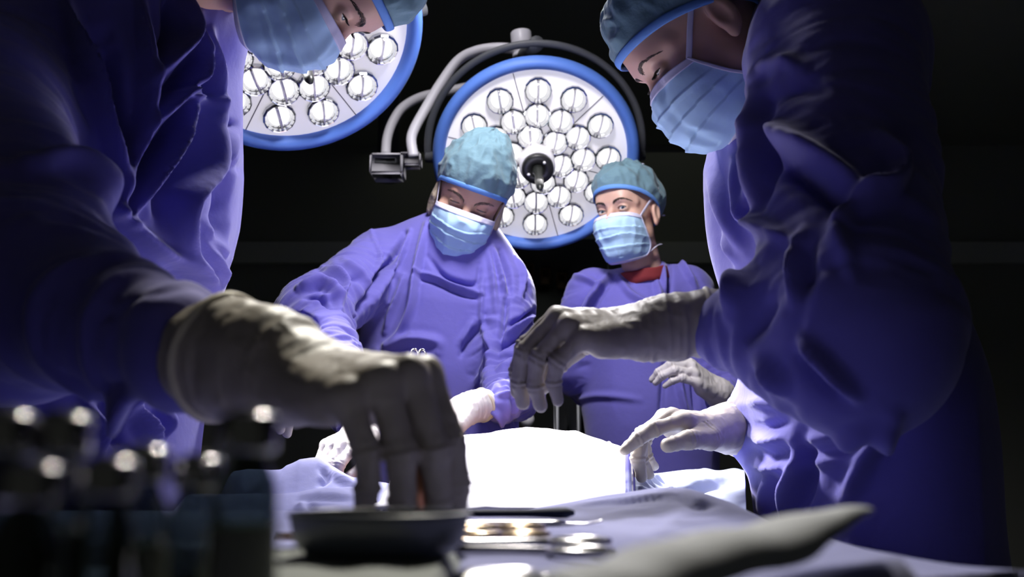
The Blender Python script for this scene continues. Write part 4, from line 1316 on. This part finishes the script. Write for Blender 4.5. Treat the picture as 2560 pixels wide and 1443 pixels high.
def cloth_height(x, y):
    P = np.stack([x, y, 0 * x], 1)
    z = np.full(len(x), CLOTH_Z)
    z += .021 * np.exp(-((x - .165) / .055) ** 2 - ((y - 1.0) / .10) ** 2) + .012 * np.exp(-((x - .10) / .07) ** 2 - ((y - 1.06) / .06) ** 2)
    z -= .36 * np.maximum(x - .205 - .02 * (y - .6), 0) ** 1.15 * sst(.5, .75, y)
    z += .0022 * fbm(P * (11, 7, 0), 21, 2) * sst(.06, .12, x + .1)
    z += .004 * np.exp(-((x - .10 - .25 * (y - .7)) / .012) ** 2) * sst(.62, .7, y) * (1 - sst(.85, .95, y))
    # the raised near edge, and the cloth falling away beyond it
    best = np.full(len(x), 1e9); sg = np.zeros(len(x)); zc = np.zeros(len(x))
    r = ridge
    for i in range(len(r) - 1):
        d = r[i + 1, :2] - r[i, :2]
        t = np.clip(((P[:, :2] - r[i, :2]) @ d) / (d @ d), 0, 1)
        q = P[:, :2] - r[i, :2] - t[:, None] * d
        l = np.linalg.norm(q, axis=1)
        m = l < best
        best[m] = l[m]; sg[m] = (d[0] * q[:, 1] - d[1] * q[:, 0])[m]; zc[m] = (r[i, 2] - .018 + t * (r[i + 1, 2] - r[i, 2]))[m]
    inner = sg < 0                                        # the side of the table
    hgt = np.maximum(zc - z, .0)
    z = np.where(inner, z + hgt * np.exp(-(best / .030) ** 2), z + hgt - np.where(best > .012, (best - .012) * 1.3, 0) - 3 * best ** 2)
    return np.where(y > .40, np.maximum(z, .915 - 2.0 * np.maximum(x - .23, 0)), z)


nx, ny = 230, 220
X, Yg = np.meshgrid(np.linspace(-.66, .66, nx), np.linspace(.14, 1.085, ny))
x, y = X.ravel(), Yg.ravel()
z = np.maximum(cloth_height(x, y), .55 + .05 * vnoise(np.stack([x * 6, y * 6, 0 * x], 1), 3))
G = np.stack([x, y, z], 1)
# side and back hems hang down
hang = np.maximum(-.60 - x, 0) * 6 + np.maximum(y - 1.055, 0) * .5
G[:, 2] -= hang
for p, w, a in [([(1440, 1262), (1540, 1252), (1690, 1232)], 6, .003), ([(1560, 1300), (1700, 1310), (1800, 1300)], 8, .003), ([(1600, 1332), (1700, 1342), (1820, 1325)], 8, -.003), ([(1690, 1232), (1740, 1262), (1790, 1260)], 12, -.006), ([(1540, 1265), (1620, 1250), (1700, 1255)], 7, -.002), ([(1500, 1290), (1560, 1280), (1640, 1275)], 7, .002)]:
    G += pfold(G, p, w, a)
F = [(i * nx + j, i * nx + j + 1, (i + 1) * nx + j + 1, (i + 1) * nx + j) for i in range(ny - 1) for j in range(nx - 1)]
cl = put('table_cloth', G, F, M['blue'], None, (0, .6, .9))
cl.modifiers.new('thickness', 'SOLIDIFY').thickness = .002
tag(cl, 'blue cloth on the instrument stand in front, its near right edge raised in a ridge', 'cloth')


rp = spline(ridge[:6] + (0, 0, .002), 12)
tg = np.gradient(rp[:, :2], axis=0); tg /= np.linalg.norm(tg, axis=1)[:, None]
sd_ = np.stack([-tg[:, 1], tg[:, 0]], 1)
prof = [(-.026, -.010), (-.022, -.001), (-.012, .0028), (.0, .0032), (.010, .0018), (.017, -.004), (.019, -.012), (.012, -.016), (-.02, -.014)]
V = []
for i in range(len(rp)):
    wv = .0009 * math.sin(i * .23) + .0005 * math.sin(i * .51)
    e = min(.8, .15 + i * .035)
    for (o_, h_) in prof:
        V.append((rp[i, 0] + sd_[i, 0] * o_ * e, rp[i, 1] + sd_[i, 1] * o_ * e, rp[i, 2] + h_ * e + wv))
n = len(prof)
F = [(i * n + k, i * n + (k + 1) % n, (i + 1) * n + (k + 1) % n, (i + 1) * n + k) for i in range(len(rp) - 1) for k in range(n)] + [tuple(range(n))[::-1], tuple(range((len(rp) - 1) * n, len(rp) * n))]
tw = put('folded_towel', V, F, M['towel'], None, rp[len(rp) // 2])
tw.modifiers.new('soft', 'SUBSURF').render_levels = 2
tag(tw, 'blurred grey folded towel along the near right edge of the blue cloth', 'towel')


def ground(x, y): return float(cloth_height(np.array([x]), np.array([y]))[0])


# ------------------------------------------------------------------ instruments on the cloth
def clamp(label, px, py, Y, yaw, m, length=.15, ring=.0165, tilt=0.0, thick=.0021, open_=.019, group='ring-handled instruments on the blue cloth', stack=0.0):
    """a ring-handled clamp lying on the cloth; (px, py) is where the middle of its rings shows"""
    c = at(px, py, Y); c[2] = ground(c[0], c[1]) + .0052 + stack
    t = thing('surgical_clamp', c, label, 'surgical clamp', group)
    cy, sy = math.cos(yaw), math.sin(yaw)
    R = np.array([[cy, -sy, 0], [sy, cy, 0], [0, 0, 1]]) @ np.array([[math.cos(tilt), 0, -math.sin(tilt)], [0, 1, 0], [math.sin(tilt), 0, math.cos(tilt)]])
    def T(V): return np.asarray(V, float) @ R.T + c
    for s in (-1, 1):
        zz = s * .0012
        b = MB()
        th = np.linspace(0, 2 * math.pi, 36, endpoint=False)
        b.tube(T(np.stack([ring * 1.12 * np.cos(th), s * open_ + ring * .86 * np.sin(th), zz + 0 * th], 1)), thick * 1.15, 10, closed=True)
        r = b.out('ring_handle', m, t)
        b = MB()
        b.tube(T(spline([(-ring * 1.05, s * (open_ - .003), zz), (-ring * 1.9, s * .011, zz), (-length * .45, s * .0050, zz), (-length * .62, s * .0005, zz), (-length * .64, -s * .0008, zz)], 8)), thick, 10, flat=1.1)
        b.out('shank', m, t)
        b = MB()
        p = spline([(-length * .60, -s * .0006, zz), (-length * .75, s * .0022, zz), (-length, s * .0009, zz)], 8)
        b.tube(T(p), np.linspace(thick * 1.5, thick * .55, len(p)), 8); b.out('jaw', m, t)
    b = MB(); b.lathe([(.0, -.0042), (.0032, -.0042), (.0034, .0034), (.0024, .0044), (.0, .0045)], 16, frame(T([(-length * .62, 0, 0)])[0], R[:, 2])); b.out('pivot_screw', m, t)
    return t


clamp('polished steel clamp lying nearest on the blue cloth, its rings reaching furthest right', 1448, 1345, .605, math.radians(-2), M['steel'], .16, .0165)
clamp('small clamp with gilded ring handles behind the nearest steel clamp', 1302, 1308, .715, math.radians(3), M['gilt'], .14, .0155)
clamp('gilded ringed clamp poking out beside the big gloved fingers', 1178, 1326, .655, math.radians(-8), M['gilt'], .13, .0135)
clamp('slim steel clamp behind the big gloved fingers, only its ring end showing', 1186, 1302, .735, math.radians(6), M['steel'], .12, .010)


def bar(name, label, cat, p0, p1, r, flat, m, group=None, parts=()):
    b = MB(); a, c = np.asarray(p0), np.asarray(p1)
    t = np.linspace(0, 1, 16)
    P = a + (c - a) * t[:, None]
    rr = r * np.interp(t, [0, .03, .12, .8, .97, 1], [.3, .8, .9, 1, .8, .25])
    b.tube(P, rr, 12, flat=flat)
    o = b.out(name, m, None, a)
    tag(o, label, cat, group)
    return o


def ptz(px, Y, h): 
    q = at(px, 1280, Y); q[2] = ground(q[0], q[1]) + h; return q


hd = thing('retractor', ptz(1300, .84, .0), 'long retractor with a dark blue rounded grip, rearmost of the instruments on the cloth', 'retractor')
b = MB(); a, c = ptz(1050, .845, .0095), ptz(1436, .845, .0095)
t = np.linspace(0, 1, 20); b.tube(a + (c - a) * t[:, None], .0095 * np.interp(t, [0, .05, .7, .93, .97, 1], [.6, .62, .66, 1, .85, .4]), 14, flat=.5); b.out('grip', M['darkgrip'], hd)
b = MB(); a, c = ptz(1050, .835, .0032), ptz(1414, .83, .0028)
b.tube(a + (c - a) * t[:, None], .0065 * np.interp(t, [0, .05, .95, 1], [.7, 1, 1, .5]), 12, flat=.34); b.out('shaft', M['steel'], hd)
b = MB(); b.tube(spline([ptz(1408, .83, .0022), ptz(1460, .825, .0018), ptz(1488, .82, .0030), ptz(1506, .82, .0045)], 6), .0016, 8, flat=.5); b.out('hooked_tip', M['steel'], hd)
fz = thing('forceps', ptz(900, .78, 0), 'steel forceps lying on the cloth between the vials and the big gloved fingers', 'forceps')
for s in (0, 1):
    b = MB(); a, c = ptz(772, .79 - .02 * s, .004), ptz(1032, .80, .004)
    b.tube(spline([a, a + (c - a) * .5 + (0, -.004 + .008 * s, 0), c], 10), .0032, 8, flat=.5); b.out('prong', M['steel'], fz)
b = MB(); c = ptz(1032, .80, .004); b.tube([c - (.002, 0, 0), c + (.012, 0, 0)], .005, 10, flat=.6); b.out('joint', M['steel'], fz)

tl = MB(); a, c = at(1044, 1150, .600), at(1046, 1300, .592)
tl.tube([a, a + (c - a) * .3, c], [.0022, .0042, .0042], 12)
pn = tl.out('probe', M['tool'], None, c); tag(pn, 'copper-coloured probe held upright between the big gloved fingers in front', 'probe')
b = MB(); b.tube([a - (c - a) * .16, a + (c - a) * .02], [.003, .0032], 10); b.out('steel_ferrule', M['steel'], pn)

nh = thing('needle_holder', A(1085, 985, 1.9), 'shiny steel needle holder, its ring end just above the foreground knuckles against the purple gown', 'needle holder')
r0 = A(1046, 890, 1.86)
dv = nrm(A(1085, 985, 1.90) - r0)
for s in (-1, 1):
    Mf = frame(r0 + np.array([.008 * s, 0, 0]), (.75, -.6, .2 * s))
    th = np.linspace(0, 2 * math.pi, 28, endpoint=False)
    b = MB(); b.tube(xf(Mf, np.stack([.0095 * np.cos(th), .0125 * np.sin(th), 0 * th], 1)), .0022, 8, closed=True); b.out('ring_handle', M['steel'], nh)
    b = MB(); b.tube(spline([r0 + np.array([.008 * s, 0, 0]) + dv * .010, r0 + dv * .05 + np.array([.003 * s, 0, 0]), r0 + dv * .14], 8), .0020, 8); b.out('shank', M['steel'], nh)

# shiny blunt retractor blade right under the lens
rb = thing('retractor', at(1243, 1420, .455), 'polished curved steel blade catching the lamp glare at the bottom edge, nearest the viewer', 'retractor')
u = np.linspace(-1, 1, 26); v = np.linspace(-1, 1, 10)
c = at(1243, 1420, .455); c[2] = ground(c[0], c[1]) + .008
P = np.array([[(c[0] + .022 * a, c[1] + .012 * q + .004 * a, c[2] - .003 * q ** 2 - .0035 * a ** 4 + .0018 * q) for a in u] for q in v])
b = MB(); b.grid(P); o = b.out('blade', M['steel'], rb); sd = o.modifiers.new('thickness', 'SOLIDIFY'); sd.thickness = .0035; sd.offset = -1
b = MB(); b.tube(spline([c + (.019, .002, -.003), c + (.03, .004, -.004), c + (.048, .01, -.004)], 6), .0016, 8); b.out('handle_wire', M['steel'], rb)

# grey-green folded pad, and the dark oval dish standing on it under the fingers
pa = at(520, 1400, .44)[0]; pb = at(1135, 1400, .46)[0]
u, v = np.meshgrid(np.linspace(0, 1, 40), np.linspace(0, 1, 26))
def pad_sheet(top):
    X_ = pa + (pb - pa) * u; Y_ = .26 + .27 * v + .006 * np.sin(u * 5)
    ed = np.clip(np.minimum(np.minimum(u, 1 - u) * (pb - pa), np.minimum(v, 1 - v) * .27) / .005, 0, 1) ** .5
    return np.stack([X_, Y_, .9935 + (.0085 * ed + .0006 * np.sin(u * 21 + v * 9) * ed if top else 0 * ed)], -1)
b = MB(); b.grid(pad_sheet(True)); n0 = b.n; b.grid(pad_sheet(False)[:, ::-1])
pw = b.out('folded_towel', M['pad_cloth'], None, (pa, .4, .994))
tag(pw, 'grey-green folded towel flat under the low dark dish', 'towel')
dc = at(948, 1350, .475); dz = 1.0032
kd = thing('kidney_dish', (dc[0], dc[1], dz), 'low dark steel dish on the cloth below the big gloved fingers', 'dish')
prof = [(.0, .002), (.78, .002), (.92, .008), (1.0, .030), (1.03, .0315), (1.03, .0285), (.97, .010), (.82, .0), (.0, .0)]
b = MB(); b.lathe([(r, z / 1) for r, z in prof], 48)
V = np.concatenate(b.V); V[:, 0] *= .0405; V[:, 1] *= .029; V[:, 2] *= .58
put('dish_bowl', V + (dc[0], dc[1], dz), b.F, M['dish'], kd)
th = np.linspace(0, 2 * math.pi, 56, endpoint=False)
b = MB(); b.tube(np.stack([dc[0] + .0417 * np.cos(th), dc[1] + .0299 * np.sin(th), dz + .0180 + 0 * th], 1), .0013, 8, closed=True); b.out('rolled_rim', M['dish'], kd)


# ------------------------------------------------------------------ glass vials in the near left corner
VL = [(38, 1035, .365, .0125, 'clear vial at the far left of the row of blurred vials'), (182, 1040, .385, .0130, 'vial with a glinting cap, second from the left among the blurred vials'),
      (300, 1150, .345, .0110, 'short dark vial in front of the row, between two glinting caps'), (388, 1120, .400, .0115, 'vial with a glinting cap in the middle of the blurred row'),
      (525, 1145, .420, .0115, 'short vial with a glinting cap just left of the tall olive vial'), (652, 1035, .395, .0128, 'tall vial with an olive label, nearest the foreground hand'),
      (110, 1165, .330, .0110, 'short vial in front of the two left vials')]
for k, (px, py, Y, r, lab) in enumerate(VL):
    Y, r, px = Y * .70, r * .70, px - 30
    c = at(px, py, Y); g0 = ground(c[0], c[1]) + .0005
    Ht = c[2] - g0
    v = thing('glass_vial', (c[0], c[1], g0), lab, 'vial', 'glass vials on the near left corner')
    Mv = np.eye(4); Mv[:3, 3] = (c[0], c[1], g0)
    nk = r * .62
    b = MB(); b.lathe([(.0, .0), (r * .9, 0), (r, .0015), (r, Ht * .66), (r * .93, Ht * .73), (nk, Ht * .82), (nk, Ht * .90)], 32, Mv); b.out('vial_glass', M['glass'], v)
    b = MB(); b.lathe([(.0, .0015), (r * .90, .0018), (r * .90, Ht * .45), (.0, Ht * .45)], 28, Mv); b.out('liquid', M['liquid'], v)
    b = MB(); b.lathe([(nk * .9, Ht * .84), (nk * 1.42, Ht * .85), (nk * 1.45, Ht * .87), (nk * 1.45, Ht * .985), (nk * 1.30, Ht), (nk * .6, Ht), (.0, Ht * .995)], 28, Mv); cp = b.out('crimp_cap', M['capmetal'], v)
    b = MB(); b.lathe([(nk * .75, Ht * .99), (nk * .75, Ht * 1.02), (.0, Ht * 1.025)], 20, Mv); b.out('stopper', M['rubber'], cp)
    if k in (5, 3, 1):
        b = MB(); b.lathe([(r * 1.01, Ht * .18), (r * 1.015, Ht * .19), (r * 1.015, Ht * .56), (r * 1.01, Ht * .57)], 32, Mv); b.out('paper_label', M['label'], v)

# ------------------------------------------------------------------ machines in the dark behind
mc = at(1418, 1060, 3.5)
am = thing('anaesthesia_machine', (mc[0], 3.6, 0), 'grey and navy medical machine on wheels in the dark between the two middle surgeons', 'medical machine')
b = MB(); b.box((mc[0] - .36, 3.45, .12), (mc[0] + .30, 3.95, .95), .02); bd_ = b.out('machine_body', M['cabinet'], am)
for k in range(3):
    b = MB(); b.box((mc[0] - .33, 3.43, .18 + .25 * k), (mc[0] + .02, 3.452, .40 + .25 * k), .006); dr = b.out('drawer', M['cabinet'], am)
    b = MB(); b.tube([(mc[0] - .24, 3.415, .31 + .25 * k), (mc[0] - .08, 3.415, .31 + .25 * k)], .008, 10); b.out('drawer_handle', M['satin'], dr)
b = MB(); b.box((mc[0] - .042, 3.40, .95), (mc[0] + .035, 3.60, 1.30), .008); b.out('flow_column', M['monitor'], am)
b = MB(); b.box((mc[0] + .036, 3.42, .95), (mc[0] + .075, 3.58, 1.25), .006); b.out('side_column', M['lampshell'], am)
b = MB(); b.lathe([(.012, .0), (.012, .016), (.0, .018)], 18, frame((mc[0] + .018, 3.40, 1.10), (0, -1, 0))); b.out('control_dial', M['lampwhite'], am)
for px, py in ((1243, 1084), (1318, 1048)):
    c = at(px, py, 3.40); b = MB(); b.lathe([(.0, -.03), (.018, -.028), (.024, -.01), (.022, .012), (.012, .02), (.0, .021)], 18, frame(c, (.2, -1, .2))); b.tube([c + (0, .02, 0), (c[0], 3.5, .93)], .008, 8); b.out('breathing_valve', M['lampwhite'], am)
for sx in (-.30, .24):
    for sy in (3.52, 3.88):
        b = MB(); b.tube([(mc[0] + sx - .02, sy, .06), (mc[0] + sx + .02, sy, .06)], .06, 20); b.out('wheel', M['black'], am)

kx = at(1362, 690, 5.9)
cb = thing('wall_cabinet', (kx[0], 6.3, 1.5), 'dim grey wall cabinet with brown panels behind the middle lamp', 'cabinet')
b = MB(); b.box((kx[0] - .42, 6.02, 1.72), (kx[0] + .40, 6.498, 2.36), .01); b.out('cabinet_body', M['cabinet'], cb)
for k in range(3):
    c = at(1322 + 41 * k, 680 + 11 * k, 6.0)
    b = MB(); b.box(c + (-.030, .0, -.05), c + (.030, .025, .05), .004); b.out('brown_panel', M['brown'], cb)
